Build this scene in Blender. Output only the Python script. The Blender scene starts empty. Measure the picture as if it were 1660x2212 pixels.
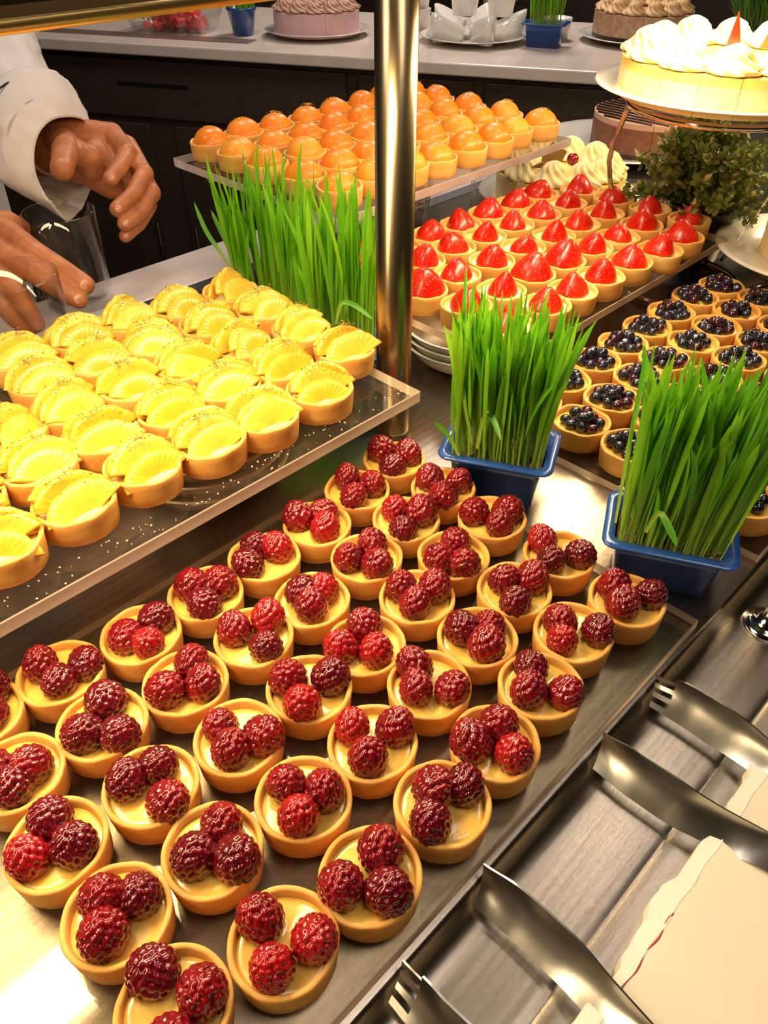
import bpy, bmesh, math, random
import numpy as np
from mathutils import Vector, Matrix
random.seed(7)
rng = np.random.default_rng(11)
SC = bpy.context.scene
COL = SC.collection
pi = math.pi

# ------------------------------------------------------------------ camera, world, lights, exposure
# World frame: x runs along the serving counter, y runs across it towards the cook, z=0 is the steel top.
F_PX, PITCH, YAW, CAM_Z = 1700.0, math.radians(39.9), math.radians(45.5), 0.3984
cam_d = bpy.data.cameras.new('camera')
cam = bpy.data.objects.new('camera', cam_d)
COL.objects.link(cam)
cam.location = (0, 0, CAM_Z)
cam.rotation_euler = (pi / 2 - PITCH, 0, -YAW)
cam_d.sensor_fit = 'VERTICAL'
cam_d.sensor_height = 24.0
cam_d.lens = F_PX / 2212.0 * 24.0
cam_d.clip_start = 0.01
SC.camera = cam

w = bpy.data.worlds.new('world')
SC.world = w
w.use_nodes = True
w.node_tree.nodes['Background'].inputs[0].default_value = (0.9, 0.75, 0.62, 1)
w.node_tree.nodes['Background'].inputs[1].default_value = 0.05

vs = SC.view_settings
vs.view_transform = 'Standard'
vs.look = 'None'
vs.gamma = 1.0
vs.use_curve_mapping = False
vs.exposure = 0.55

def area_light(name, loc, sx, sy, power, color, rot=(0, 0, 0)):
    d = bpy.data.lights.new(name, 'AREA')
    d.shape = 'RECTANGLE'
    d.size, d.size_y, d.energy, d.color = sx, sy, power, color
    o = bpy.data.objects.new(name, d)
    COL.objects.link(o)
    o.location, o.rotation_euler = loc, rot
    return o

LAMP_Y, LAMP_Z = 0.370, 0.349
LAMPS = [(-0.47, 0.48), (0.12, 0.48), (0.74, 0.48), (1.33, 0.48)]
for k, (lx, ll) in enumerate(LAMPS):
    area_light('heat_lamp_light', (lx, LAMP_Y, LAMP_Z - 0.004), ll, 0.06, 2.4, (1.0, 0.76, 0.43))
CEIL = [(0.9, 1.35, 6.0, 'square ceiling light above the cook aisle'), (2.5, 1.9, 17.0, 'square ceiling light above the back counter'),
        (-0.5, 0.9, 3.5, 'square ceiling light left of the cook'), (0.30, -0.30, 2.2, 'square ceiling light above the guests in front'),
        (1.15, 0.26, 1.8, 'narrow added ceiling panel above the cakes, brightening the steel channel')]  # last one: unseen panel added to give the steel channel a bright reflection
for (lx, ly, pw, _) in CEIL:
    area_light('ceiling_light_glow', (lx, ly, 1.47), 0.5, 0.26 if ly == 0.26 else 0.5, pw, (1.0, 0.86, 0.74))

# ------------------------------------------------------------------ helpers
E1 = Vector((math.cos(YAW), -math.sin(YAW)))     # camera right in the world frame
E2 = Vector((math.sin(YAW), math.cos(YAW)))      # camera heading in the world frame
def PD(px, py, zc):
    """a point seen at (px,py) at depth zc along the view axis"""
    x = (px - 830) / F_PX * zc
    yd = (py - 1106) / F_PX * zc
    h = math.cos(PITCH) * zc - math.sin(PITCH) * yd
    z = CAM_Z - math.sin(PITCH) * zc - math.cos(PITCH) * yd
    return Vector((E1.x * x + E2.x * h, E1.y * x + E2.y * h, z))

MATS = {}
def mat(name, col, rough=0.5, metal=0.0, coat=0.0, coat_rough=0.08, sss=0.0, sss_r=(1, .4, .2), sss_scale=0.004,
        col2=None, nscale=40.0, ndetail=3.0, nlo=0.35, nhi=0.65, bump=None, emit=0.0, spec=0.5, stretch=None, trans=0.0, ior=1.45):
    m = bpy.data.materials.new(name)
    m.use_nodes = True
    nt = m.node_tree
    b = nt.nodes['Principled BSDF']
    b.inputs['Base Color'].default_value = (*col, 1)
    b.inputs['Roughness'].default_value = rough
    b.inputs['Metallic'].default_value = metal
    b.inputs['Coat Weight'].default_value = coat
    b.inputs['Coat Roughness'].default_value = coat_rough
    b.inputs['Specular IOR Level'].default_value = spec
    b.inputs['IOR'].default_value = ior
    b.inputs['Transmission Weight'].default_value = trans
    if sss:
        b.inputs['Subsurface Weight'].default_value = sss
        b.inputs['Subsurface Radius'].default_value = sss_r
        b.inputs['Subsurface Scale'].default_value = sss_scale
    tc = nt.nodes.new('ShaderNodeTexCoord')
    src = tc.outputs['Object']
    if stretch:
        mp = nt.nodes.new('ShaderNodeMapping')
        mp.inputs['Scale'].default_value = stretch
        nt.links.new(src, mp.inputs['Vector'])
        src = mp.outputs['Vector']
    if col2:
        n = nt.nodes.new('ShaderNodeTexNoise')
        n.inputs['Scale'].default_value = nscale
        n.inputs['Detail'].default_value = ndetail
        nt.links.new(src, n.inputs['Vector'])
        r = nt.nodes.new('ShaderNodeValToRGB')
        r.color_ramp.elements[0].position = nlo
        r.color_ramp.elements[1].position = nhi
        r.color_ramp.elements[0].color = (*col, 1)
        r.color_ramp.elements[1].color = (*col2, 1)
        nt.links.new(n.outputs['Fac'], r.inputs['Fac'])
        nt.links.new(r.outputs['Color'], b.inputs['Base Color'])
    if bump:
        n2 = nt.nodes.new('ShaderNodeTexNoise')
        n2.inputs['Scale'].default_value = bump[0]
        n2.inputs['Detail'].default_value = 4
        nt.links.new(src, n2.inputs['Vector'])
        bp = nt.nodes.new('ShaderNodeBump')
        bp.inputs['Strength'].default_value = bump[1]
        bp.inputs['Distance'].default_value = bump[2]
        nt.links.new(n2.outputs['Fac'], bp.inputs['Height'])
        nt.links.new(bp.outputs['Normal'], b.inputs['Normal'])
        if coat:
            nt.links.new(bp.outputs['Normal'], b.inputs['Coat Normal'])
    if emit:
        b.inputs['Emission Color'].default_value = (*col, 1)
        b.inputs['Emission Strength'].default_value = emit
    MATS[name] = m
    return m

def clear_mat(name, tint, gloss_rough=0.03, ior=1.49, haze=0.0, haze_col=(.8, .75, .7)):
    """clear sheet or glass: transparent body with a fresnel reflection"""
    m = bpy.data.materials.new(name)
    m.use_nodes = True
    nt = m.node_tree
    nt.nodes.clear()
    out = nt.nodes.new('ShaderNodeOutputMaterial')
    tr = nt.nodes.new('ShaderNodeBsdfTransparent')
    tr.inputs[0].default_value = (*tint, 1)
    gl = nt.nodes.new('ShaderNodeBsdfGlossy')
    gl.inputs['Roughness'].default_value = gloss_rough
    lw = nt.nodes.new('ShaderNodeLayerWeight')
    lw.inputs['Blend'].default_value = 0.5
    pw = nt.nodes.new('ShaderNodeMath')
    pw.operation = 'POWER'
    pw.inputs[1].default_value = 4.0
    nt.links.new(lw.outputs['Facing'], pw.inputs[0])
    fr = nt.nodes.new('ShaderNodeMapRange')
    fr.inputs['To Min'].default_value = ((ior - 1) / (ior + 1)) ** 2
    fr.inputs['To Max'].default_value = 0.9
    nt.links.new(pw.outputs[0], fr.inputs['Value'])
    mx = nt.nodes.new('ShaderNodeMixShader')
    nt.links.new(fr.outputs[0], mx.inputs[0])
    if haze:
        df = nt.nodes.new('ShaderNodeBsdfDiffuse')
        df.inputs[0].default_value = (*haze_col, 1)
        m2 = nt.nodes.new('ShaderNodeMixShader')
        n = nt.nodes.new('ShaderNodeTexNoise')
        n.inputs['Scale'].default_value = 30
        n.inputs['Detail'].default_value = 6
        tc = nt.nodes.new('ShaderNodeTexCoord')
        nt.links.new(tc.outputs['Object'], n.inputs['Vector'])
        mr = nt.nodes.new('ShaderNodeMapRange')
        mr.inputs['From Min'].default_value = .4
        mr.inputs['From Max'].default_value = .75
        mr.inputs['To Min'].default_value = haze * .4
        mr.inputs['To Max'].default_value = haze * 1.8
        nt.links.new(n.outputs['Fac'], mr.inputs['Value'])
        nt.links.new(mr.outputs[0], m2.inputs[0])
        nt.links.new(tr.outputs[0], m2.inputs[1])
        nt.links.new(df.outputs[0], m2.inputs[2])
        nt.links.new(m2.outputs[0], mx.inputs[1])
    else:
        nt.links.new(tr.outputs[0], mx.inputs[1])
    nt.links.new(gl.outputs[0], mx.inputs[2])
    nt.links.new(mx.outputs[0], out.inputs[0])
    MATS[name] = m
    return m

def make_mesh(name, verts, faces, mats, smooth=True, fmat=None):
    me = bpy.data.meshes.new(name)
    me.from_pydata([tuple(v) for v in verts], [], [tuple(f) for f in faces])
    for m in (mats if isinstance(mats, (list, tuple)) else [mats]):
        me.materials.append(MATS[m] if isinstance(m, str) else m)
    me.polygons.foreach_set('use_smooth', [smooth] * len(me.polygons))
    if fmat is not None:
        me.polygons.foreach_set('material_index', fmat)
    me.update()
    return me

def ob(name, me, parent=None, loc=(0, 0, 0), rot=(0, 0, 0), scale=None, kind=None):
    o = bpy.data.objects.new(name, me)
    COL.objects.link(o)
    o.location, o.rotation_euler = loc, rot
    if scale is not None:
        o.scale = scale if hasattr(scale, '__len__') else (scale,) * 3
    if parent:
        o.parent = parent
    if kind:
        o['kind'] = kind
    return o

def tag(o, label, cat, group=None):
    o['label'] = label
    o['category'] = cat
    if group:
        o['group'] = group
    return o

def thing(name, label, cat, loc=(0, 0, 0), rotz=0.0, group=None):
    o = ob(name, None, None, loc, (0, 0, rotz))
    o.empty_display_size = 0.01
    return tag(o, label, cat, group)

class MB:
    """mesh builder"""
    def __init__(s):
        s.v, s.f, s.m = [], [], []
    def add(s, v, f, mi=0):
        b = len(s.v)
        s.v += [tuple(x) for x in v]
        s.f += [tuple(i + b for i in q) for q in f]
        s.m += [mi] * len(f)
    def box(s, c, d, rz=0.0, mi=0, taper=1.0):
        hx, hy, hz = d[0] / 2, d[1] / 2, d[2] / 2
        ca, sa = math.cos(rz), math.sin(rz)
        v = []
        for z, t in ((-hz, taper), (hz, 1.0)):
            for x, y in ((-hx, -hy), (hx, -hy), (hx, hy), (-hx, hy)):
                x, y = x * t, y * t
                v.append((c[0] + x * ca - y * sa, c[1] + x * sa + y * ca, c[2] + z))
        s.add(v, [(3, 2, 1, 0), (4, 5, 6, 7), (0, 1, 5, 4), (1, 2, 6, 5), (2, 3, 7, 6), (3, 0, 4, 7)], mi)
    def tube(s, pts, rad, seg=10, caps=True, mi=0):
        pts = [Vector(p) for p in pts]
        rr = rad if hasattr(rad, '__len__') else [rad] * len(pts)
        n = len(pts)
        up = None
        v, f = [], []
        for i, p in enumerate(pts):
            t = (pts[min(i + 1, n - 1)] - pts[max(i - 1, 0)]).normalized()
            if up is None:
                up = t.orthogonal().normalized()
            else:
                up = (up - t * up.dot(t)).normalized()
            bi = t.cross(up)
            for k in range(seg):
                a = 2 * pi * k / seg
                v.append(p + (up * math.cos(a) + bi * math.sin(a)) * rr[i])
        for i in range(n - 1):
            for k in range(seg):
                k2 = (k + 1) % seg
                f.append((i * seg + k, i * seg + k2, (i + 1) * seg + k2, (i + 1) * seg + k))
        if caps:
            f.append(tuple(range(seg))[::-1])
            f.append(tuple(range((n - 1) * seg, n * seg)))
        s.add(v, f, mi)
    def lathe(s, prof, seg=48, fn=None, mi=0, c=(0, 0, 0)):
        rings, v, f = [], [], []
        for i, (r, z) in enumerate(prof):
            if r <= 1e-7:
                rings.append([len(v)])
                v.append((c[0], c[1], c[2] + z))
            else:
                ring = []
                for k in range(seg):
                    a = 2 * pi * k / seg
                    rr, zz = (r, z) if fn is None else fn(a, r, z, i)
                    ring.append(len(v))
                    v.append((c[0] + rr * math.cos(a), c[1] + rr * math.sin(a), c[2] + zz))
                rings.append(ring)
        for A, B in zip(rings, rings[1:]):
            for k in range(seg):
                k2 = (k + 1) % seg
                if len(A) == 1 and len(B) == 1:
                    continue
                if len(A) == 1:
                    f.append((A[0], B[k2], B[k]))
                elif len(B) == 1:
                    f.append((A[k], A[k2], B[0]))
                else:
                    f.append((A[k], A[k2], B[k2], B[k]))
        s.add(v, f, mi)
    def ell(s, c, r, seg=12, rings=8, mi=0, M=None):
        v, f = [], []
        for i in range(rings + 1):
            ph = pi * i / rings
            for k in range(seg):
                a = 2 * pi * k / seg
                p = Vector((r[0] * math.sin(ph) * math.cos(a), r[1] * math.sin(ph) * math.sin(a), r[2] * math.cos(ph)))
                if M is not None:
                    p = M @ p
                v.append((c[0] + p.x, c[1] + p.y, c[2] + p.z))
        for i in range(rings):
            for k in range(seg):
                k2 = (k + 1) % seg
                f.append((i * seg + k, (i + 1) * seg + k, (i + 1) * seg + k2, i * seg + k2))
        s.add(v, f, mi)
    def mesh(s, name, mats, smooth=True):
        return make_mesh(name, s.v, s.f, mats, smooth, s.m)

def bevel(o, wdt, seg=2, angle=0.6):
    b = o.modifiers.new('bevel', 'BEVEL')
    b.width, b.segments, b.limit_method, b.angle_limit = wdt, seg, 'ANGLE', angle
    return o

ORD = ['', 'first', 'second', 'third', 'fourth', 'fifth', 'sixth', 'seventh', 'eighth', 'ninth', 'tenth']

# ------------------------------------------------------------------ materials
mat('steel', (0.44, 0.385, 0.315), rough=0.26, metal=1.0, col2=(0.34, 0.29, 0.235), nscale=6, stretch=(1, 40, 1), bump=(220, 0.10, 0.0006))
mat('steel_worn', (0.58, 0.53, 0.46), rough=0.20, metal=1.0, col2=(0.46, 0.41, 0.36), nscale=14, bump=(120, 0.10, 0.0006))
mat('chrome', (0.60, 0.58, 0.56), rough=0.10, metal=1.0)
mat('pole_steel', (0.37, 0.285, 0.165), rough=0.26, metal=1.0, stretch=(30, 30, 1.5), bump=(14, 0.06, 0.0008))
mat('tong_steel', (0.50, 0.48, 0.45), rough=0.26, metal=1.0, col2=(0.40, 0.38, 0.345), nscale=25, bump=(160, 0.08, 0.0005))
mat('housing', (0.10, 0.07, 0.045), rough=0.34, metal=0.85)
mat('lit_lamp_lip', (0.75, 0.50, 0.16), rough=0.35, metal=0.9)  # yellow lamplight along the lip is put into its base colour
mat('quartz', (1.0, 0.72, 0.36), emit=3.0)
mat('ceiling_panel', (1.0, 0.90, 0.80), emit=1.5)
mat('dark_wood', (0.042, 0.030, 0.021), rough=0.42, col2=(0.055, 0.040, 0.029), nscale=30, stretch=(1, 1, 6))
mat('black_metal', (0.008, 0.007, 0.007), rough=0.4)
mat('laminate', (0.62, 0.55, 0.55), rough=0.35)
mat('laminate_dark', (0.045, 0.045, 0.065), rough=0.35)
mat('back_top', (0.72, 0.63, 0.57), rough=0.22, col2=(0.66, 0.57, 0.52), nscale=12)
mat('back_stripe', (0.20, 0.14, 0.12), rough=0.25)
mat('wall', (0.10, 0.07, 0.05), rough=0.8)
mat('floor', (0.05, 0.035, 0.028), rough=0.5)
mat('ceiling', (0.10, 0.075, 0.055), rough=0.9)
mat('cream_board', (0.88, 0.78, 0.60), rough=0.45, col2=(0.84, 0.73, 0.55), nscale=8, bump=(60, 0.06, 0.001))
mat('cream_chip', (0.88, 0.82, 0.70), rough=0.7, bump=(300, 0.4, 0.001))
mat('red_stain', (0.55, 0.08, 0.06), rough=0.6)
mat('porcelain', (0.80, 0.77, 0.72), rough=0.14, coat=0.6)
clear_mat('acrylic', (0.90, 0.88, 0.83), gloss_rough=0.05, haze=0.014, haze_col=(.75, .68, .58))
def edge_mat(name, col, col2):
    m = mat(name, col, rough=0.35, col2=col2, nscale=40)
    nt = m.node_tree
    b = nt.nodes['Principled BSDF']
    src = b.inputs['Base Color'].links[0].from_socket
    tl = nt.nodes.new('ShaderNodeBsdfTranslucent')
    nt.links.new(src, tl.inputs[0])
    mx = nt.nodes.new('ShaderNodeMixShader')
    mx.inputs[0].default_value = 0.6
    nt.links.new(b.outputs[0], mx.inputs[1])
    nt.links.new(tl.outputs[0], mx.inputs[2])
    nt.links.new(mx.outputs[0], nt.nodes['Material Output'].inputs[0])
edge_mat('acrylic_edge', (0.86, 0.70, 0.54), (0.78, 0.62, 0.48))
edge_mat('acrylic_edge_roomlit', (0.80, 0.70, 0.70), (0.72, 0.62, 0.64))  # apricot sheet's copy, purplish room light mixed into the edge colour
clear_mat('glass', (0.985, 0.985, 0.975), gloss_rough=0.01, ior=1.5)
# food
mat('pastry', (0.82, 0.44, 0.105), rough=0.60, col2=(0.72, 0.32, 0.055), nscale=55, ndetail=6, sss=0.15, sss_r=(1, .5, .2), bump=(420, 0.28, 0.0008))
mat('pastry_pale', (0.82, 0.48, 0.14), rough=0.62, col2=(0.74, 0.37, 0.08), nscale=55, ndetail=6, sss=0.15, sss_r=(1, .5, .2), bump=(420, 0.28, 0.0008))
mat('custard', (0.90, 0.62, 0.13), rough=0.24, coat=0.5, col2=(0.82, 0.50, 0.08), nscale=90, sss=0.3, sss_r=(1, .7, .3), bump=(120, 0.25, 0.0008))
mat('cream_custard', (0.95, 0.74, 0.32), rough=0.30, coat=0.4, col2=(0.90, 0.66, 0.22), nscale=90, sss=0.3, sss_r=(1, .7, .4), bump=(120, 0.3, 0.001))
mat('raspberry', (0.25, 0.005, 0.009), rough=0.20, coat=0.8, coat_rough=0.04, col2=(0.13, 0.002, 0.008), nscale=70, sss=0.25, sss_r=(1, .12, .1), sss_scale=0.003)
mat('raspberry_dark', (0.15, 0.003, 0.009), rough=0.20, coat=0.8, coat_rough=0.04, col2=(0.08, 0.0015, 0.006), nscale=70, sss=0.2, sss_r=(1, .12, .1), sss_scale=0.003)
mat('raspberry_bright', (0.40, 0.009, 0.010), rough=0.18, coat=0.8, coat_rough=0.04, col2=(0.22, 0.003, 0.008), nscale=70, sss=0.3, sss_r=(1, .12, .1), sss_scale=0.003)
mat('apricot', (0.90, 0.31, 0.014), rough=0.42, coat=0.18, col2=(0.86, 0.22, 0.008), nscale=50, sss=0.35, sss_r=(1, .45, .1))
mat('apricot_gold', (0.88, 0.40, 0.03), rough=0.45, coat=0.12, col2=(0.80, 0.27, 0.015), nscale=50, sss=0.35, sss_r=(1, .45, .1))
mat('apricot_deep', (0.86, 0.22, 0.008), rough=0.38, coat=0.25, col2=(0.84, 0.26, 0.012), nscale=50, sss=0.35, sss_r=(1, .45, .1))
mat('pineapple', (0.70, 0.42, 0.030), rough=0.30, coat=0.35, col2=(0.66, 0.34, 0.018), nscale=70, sss=0.15, sss_r=(1, .75, .3), sss_scale=.006, bump=(200, 0.35, 0.0008))
mat('pineapple_pale', (0.74, 0.49, 0.060), rough=0.30, coat=0.35, col2=(0.70, 0.42, 0.034), nscale=70, sss=0.15, sss_r=(1, .75, .35), sss_scale=.006, bump=(200, 0.35, 0.0008))
mat('crumb', (0.42, 0.25, 0.04), rough=0.8, col2=(0.16, 0.12, 0.02), nscale=300)
mat('crumb_orange', (0.85, 0.46, 0.07), rough=0.8)
mat('crumb_pale', (0.85, 0.66, 0.38), rough=0.8)
mat('blueberry', (0.010, 0.009, 0.020), rough=0.16, coat=0.8, coat_rough=0.05, col2=(0.022, 0.024, 0.045), nscale=120)
mat('blueberry_red', (0.06, 0.006, 0.010), rough=0.16, coat=0.8, coat_rough=0.05, col2=(0.022, 0.010, 0.022), nscale=120)
mat('cake_cream', (0.90, 0.72, 0.40), rough=0.55, col2=(0.86, 0.64, 0.30), nscale=60, bump=(140, 0.3, 0.001), sss=0.2, sss_r=(1, .8, .5))
mat('cake_yellow', (0.92, 0.66, 0.16), rough=0.35, coat=0.3)
mat('whipped', (0.86, 0.72, 0.38), rough=0.5, sss=0.25, sss_r=(1, .9, .7))
mat('whipped_yellow', (0.92, 0.80, 0.42), rough=0.5, sss=0.25, sss_r=(1, .9, .6))
mat('choc_cake', (0.22, 0.085, 0.045), rough=0.55, col2=(0.16, 0.055, 0.03), nscale=90)
mat('choc_dark', (0.035, 0.014, 0.008), rough=0.35)
mat('choc_curl', (0.30, 0.16, 0.05), rough=0.35)
mat('cherry', (0.30, 0.006, 0.012), rough=0.15, coat=0.8)
mat('red_candy', (0.80, 0.03, 0.01), rough=0.2, coat=0.7)
mat('pink_mousse', (0.72, 0.46, 0.46), rough=0.5)
mat('pink_rosette', (0.52, 0.30, 0.22), rough=0.5)
mat('mocha_side', (0.56, 0.36, 0.22), rough=0.5, col2=(0.40, 0.22, 0.13), nscale=70)
mat('mocha_rosette', (0.66, 0.42, 0.20), rough=0.5)
mat('sauce', (0.30, 0.12, 0.06), rough=0.25)
mat('melon', (0.85, 0.09, 0.09), rough=0.3, coat=0.4, col2=(0.60, 0.03, 0.04), nscale=40)
mat('melon_seed', (0.01, 0.008, 0.008), rough=0.3)
clear_mat('clear_plastic', (0.95, 0.95, 0.95), gloss_rough=0.05)
mat('blue_pot', (0.022, 0.085, 0.36), rough=0.22, coat=0.3, col2=(0.016, 0.065, 0.24), nscale=14)
mat('soil', (0.10, 0.055, 0.02), rough=0.9, col2=(0.22, 0.13, 0.05), nscale=160, bump=(300, 0.8, 0.002))
mat('seed_husk', (0.55, 0.36, 0.12), rough=0.7)
mat('foil_card', (0.30, 0.28, 0.40), rough=0.3)
mat('black_pot', (0.012, 0.010, 0.010), rough=0.35)
mat('stem', (0.09, 0.13, 0.02), rough=0.6)
mat('skin', (0.50, 0.180, 0.070), rough=0.46, col2=(0.38, 0.120, 0.042), nscale=45, sss=0.2, sss_r=(1, .35, .2), sss_scale=.006, bump=(110, 0.45, 0.002))
mat('nail', (0.58, 0.25, 0.15), rough=0.28, coat=0.3)
mat('cotton', (0.70, 0.63, 0.60), rough=0.85, bump=(900, 0.12, 0.0005))
mat('piping', (0.012, 0.012, 0.02), rough=0.7)
mat('watch_band', (0.55, 0.46, 0.30), rough=0.4)
def leaf_mat(name, tip, base, trans=0.35, rough=0.38):
    m = bpy.data.materials.new(name)
    m.use_nodes = True
    nt = m.node_tree
    b = nt.nodes['Principled BSDF']
    b.inputs['Roughness'].default_value = rough
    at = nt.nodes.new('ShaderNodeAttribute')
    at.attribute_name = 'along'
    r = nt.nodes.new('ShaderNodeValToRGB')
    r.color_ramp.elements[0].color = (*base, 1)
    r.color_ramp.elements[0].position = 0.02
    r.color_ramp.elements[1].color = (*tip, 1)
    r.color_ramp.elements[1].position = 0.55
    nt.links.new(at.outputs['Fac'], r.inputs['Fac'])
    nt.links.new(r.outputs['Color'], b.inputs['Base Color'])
    a2 = nt.nodes.new('ShaderNodeAttribute')
    a2.attribute_name = 'tone'
    mc = nt.nodes.new('ShaderNodeMix')
    mc.data_type = 'RGBA'
    nt.links.new(a2.outputs['Fac'], mc.inputs['Factor'])
    nt.links.new(r.outputs['Color'], mc.inputs['A'])
    mc.inputs['B'].default_value = (min(1, tip[0] * 2.6), min(1, tip[1] * 1.45), tip[2] * 1.6, 1)
    nt.links.new(mc.outputs['Result'], b.inputs['Base Color'])
    tl = nt.nodes.new('ShaderNodeBsdfTranslucent')
    nt.links.new(mc.outputs['Result'], tl.inputs[0])
    mx = nt.nodes.new('ShaderNodeMixShader')
    mx.inputs[0].default_value = trans
    nt.links.new(b.outputs[0], mx.inputs[1])
    nt.links.new(tl.outputs[0], mx.inputs[2])
    nt.links.new(mx.outputs[0], nt.nodes['Material Output'].inputs[0])
    MATS[name] = m
leaf_mat('grass', (0.12, 0.43, 0.014), (0.45, 0.58, 0.09), trans=0.45)
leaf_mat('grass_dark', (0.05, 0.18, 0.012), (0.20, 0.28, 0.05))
leaf_mat('shrub_leaf', (0.20, 0.24, 0.04), (0.08, 0.12, 0.022), trans=0.2, rough=0.5)
leaf_mat('shrub_leaf_pale', (0.60, 0.52, 0.20), (0.24, 0.26, 0.08), trans=0.2, rough=0.5)

def strawberry_mat():
    m = mat('strawberry', (0.70, 0.010, 0.004), rough=0.30, coat=0.35, coat_rough=0.10, sss=0.3, sss_r=(1, .2, .1))
    nt = m.node_tree
    b = nt.nodes['Principled BSDF']
    tc = nt.nodes.new('ShaderNodeTexCoord')
    v = nt.nodes.new('ShaderNodeTexVoronoi')
    v.inputs['Scale'].default_value = 420
    nt.links.new(tc.outputs['Object'], v.inputs['Vector'])
    mr = nt.nodes.new('ShaderNodeMapRange')
    mr.inputs['From Min'].default_value = 0.05
    mr.inputs['From Max'].default_value = 0.32
    nt.links.new(v.outputs['Distance'], mr.inputs['Value'])
    bp = nt.nodes.new('ShaderNodeBump')
    bp.inputs['Strength'].default_value = 0.5
    bp.inputs['Distance'].default_value = 0.0006
    nt.links.new(mr.outputs[0], bp.inputs['Height'])
    nt.links.new(bp.outputs['Normal'], b.inputs['Normal'])
    n = nt.nodes.new('ShaderNodeTexNoise')
    n.inputs['Scale'].default_value = 55
    nt.links.new(tc.outputs['Object'], n.inputs['Vector'])
    r = nt.nodes.new('ShaderNodeValToRGB')
    r.color_ramp.elements[0].color = (0.56, 0.005, 0.002, 1)
    r.color_ramp.elements[1].color = (0.74, 0.026, 0.004, 1)
    r.color_ramp.elements[0].position = .38
    r.color_ramp.elements[1].position = .75
    nt.links.new(n.outputs['Fac'], r.inputs['Fac'])
    mc = nt.nodes.new('ShaderNodeMix')
    mc.data_type = 'RGBA'
    nt.links.new(mr.outputs[0], mc.inputs['Factor'])
    mc.inputs['A'].default_value = (0.55, 0.20, 0.03, 1)
    nt.links.new(r.outputs['Color'], mc.inputs['B'])
    nt.links.new(mc.outputs['Result'], b.inputs['Base Color'])
strawberry_mat()

# ------------------------------------------------------------------ room
def structure(name, me, loc=(0, 0, 0), rot=(0, 0, 0)):
    o = ob(name, me, None, loc, rot)
    o['kind'] = 'structure'
    return o
def plain_box(name, c, d, m, rz=0.0):
    b = MB()
    b.box((0, 0, 0), d)
    return structure(name, b.mesh(name, m, False), c, (0, 0, rz))
plain_box('floor', (1.2, 1.0, -0.93), (8.0, 8.0, 0.06), 'floor')
plain_box('ceiling', (1.2, 1.0, 1.55), (8.0, 8.0, 0.06), 'ceiling')
plain_box('wall_back', (1.2, 5.03, 0.31), (8.0, 0.06, 2.42), 'wall')
plain_box('wall_front', (1.2, -3.03, 0.31), (8.0, 0.06, 2.42), 'wall')
plain_box('wall_right', (5.23, 1.0, 0.31), (0.06, 8.0, 2.42), 'wall')
plain_box('wall_left', (-2.83, 1.0, 0.31), (0.06, 8.0, 2.42), 'wall')
for (lx, ly, pw, lab) in CEIL:
    t = thing('ceiling_light', lab, 'ceiling light', (lx, ly, 1.5))
    nar = 0.26 if ly == 0.26 else 0.5
    b = MB(); b.box((0, 0, 0.0), (0.6, nar + 0.1, 0.04))
    bevel(ob('frame', b.mesh('ceiling_light_frame', 'porcelain', False), t), 0.004)
    b = MB(); b.box((0, 0, -0.021), (0.5, nar, 0.004))
    ob('diffuser', b.mesh('ceiling_light_diffuser', 'ceiling_panel', False), t)

# ------------------------------------------------------------------ serving counter
X0, X1 = -1.2, 1.75
ct = thing('serving_counter', 'brushed steel buffet counter carrying the trays of tarts', 'counter', (0, 0, 0))
# steel top with the sunken rail channel in front, one bent sheet
prof = [(-0.05, -0.06), (-0.05, -0.012), (0.010, -0.012), (0.012, -0.0105), (0.030, -0.0105), (0.040, -0.0105), (0.0408, -0.01085), (0.0416, -0.0105), (0.047, -0.0105),
        (0.078, -0.0105), (0.0825, -0.0103), (0.0865, -0.0092), (0.0905, -0.0066), (0.0945, -0.0022), (0.0962, -0.0004), (0.0972, 0.0), (0.30, 0.0), (0.775, 0.0), (0.776, -0.004), (0.80, -0.004), (0.801, -0.06)]
b = MB()
v, f = [], []
for (y, z) in prof:
    v += [(X0, y, z), (X1, y, z)]
for i in range(len(prof) - 1):
    f.append((2 * i, 2 * i + 1, 2 * i + 3, 2 * i + 2))
b.add(v, f)
o = ob('steel_top', b.mesh('counter_steel', 'steel', True), ct)
b = MB(); b.box(((X0 + X1) / 2, 0.395, -0.48), (X1 - X0, 0.78, 0.84))
ob('carcass', b.mesh('counter_carcass', 'dark_wood', False), ct)
b = MB(); b.box(((X0 + X1) / 2, 0.788, -0.003), (X1 - X0, 0.022, 0.006))
ob('dark_strip', b.mesh('counter_strip', 'laminate_dark', False), ct)
b = MB(); b.box(((X0 + X1) / 2, 0.844, -0.02), (X1 - X0, 0.088, 0.04))
bevel(ob('ledge', b.mesh('counter_ledge', 'laminate', False), ct), 0.003)

# cream board with ragged edge
bd = thing('serving_board', 'cream board with a chipped white edge beside the tongs', 'board', (0, 0, 0))
xs = np.arange(-0.30, 0.80, 0.004)
def rag(x, k):
    return 0.0016 * math.sin(x * 61 + k) + 0.0011 * math.sin(x * 173 + 2 * k) + 0.0007 * math.sin(x * 411 + k) + 0.0008 * random.random()
eb = [0.0255 + rag(x, 0.3) + (0.0015 if math.sin(x * 37) > .75 else 0) for x in xs]
b = MB(); v, f = [], []
for x, y in zip(xs, eb):
    v += [(x, y, -0.0104), (x, y - 0.0008, 0.0022), (x, 0.0192 + 0.0004 * math.sin(x * 230), 0.0028), (x, -0.40, 0.0028), (x, -0.40, -0.0104)]
for i in range(len(xs) - 1):
    for k in range(5):
        k2 = (k + 1) % 5
        f.append((i * 5 + k, (i + 1) * 5 + k, (i + 1) * 5 + k2, i * 5 + k2))
b.add(v, f)
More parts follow.
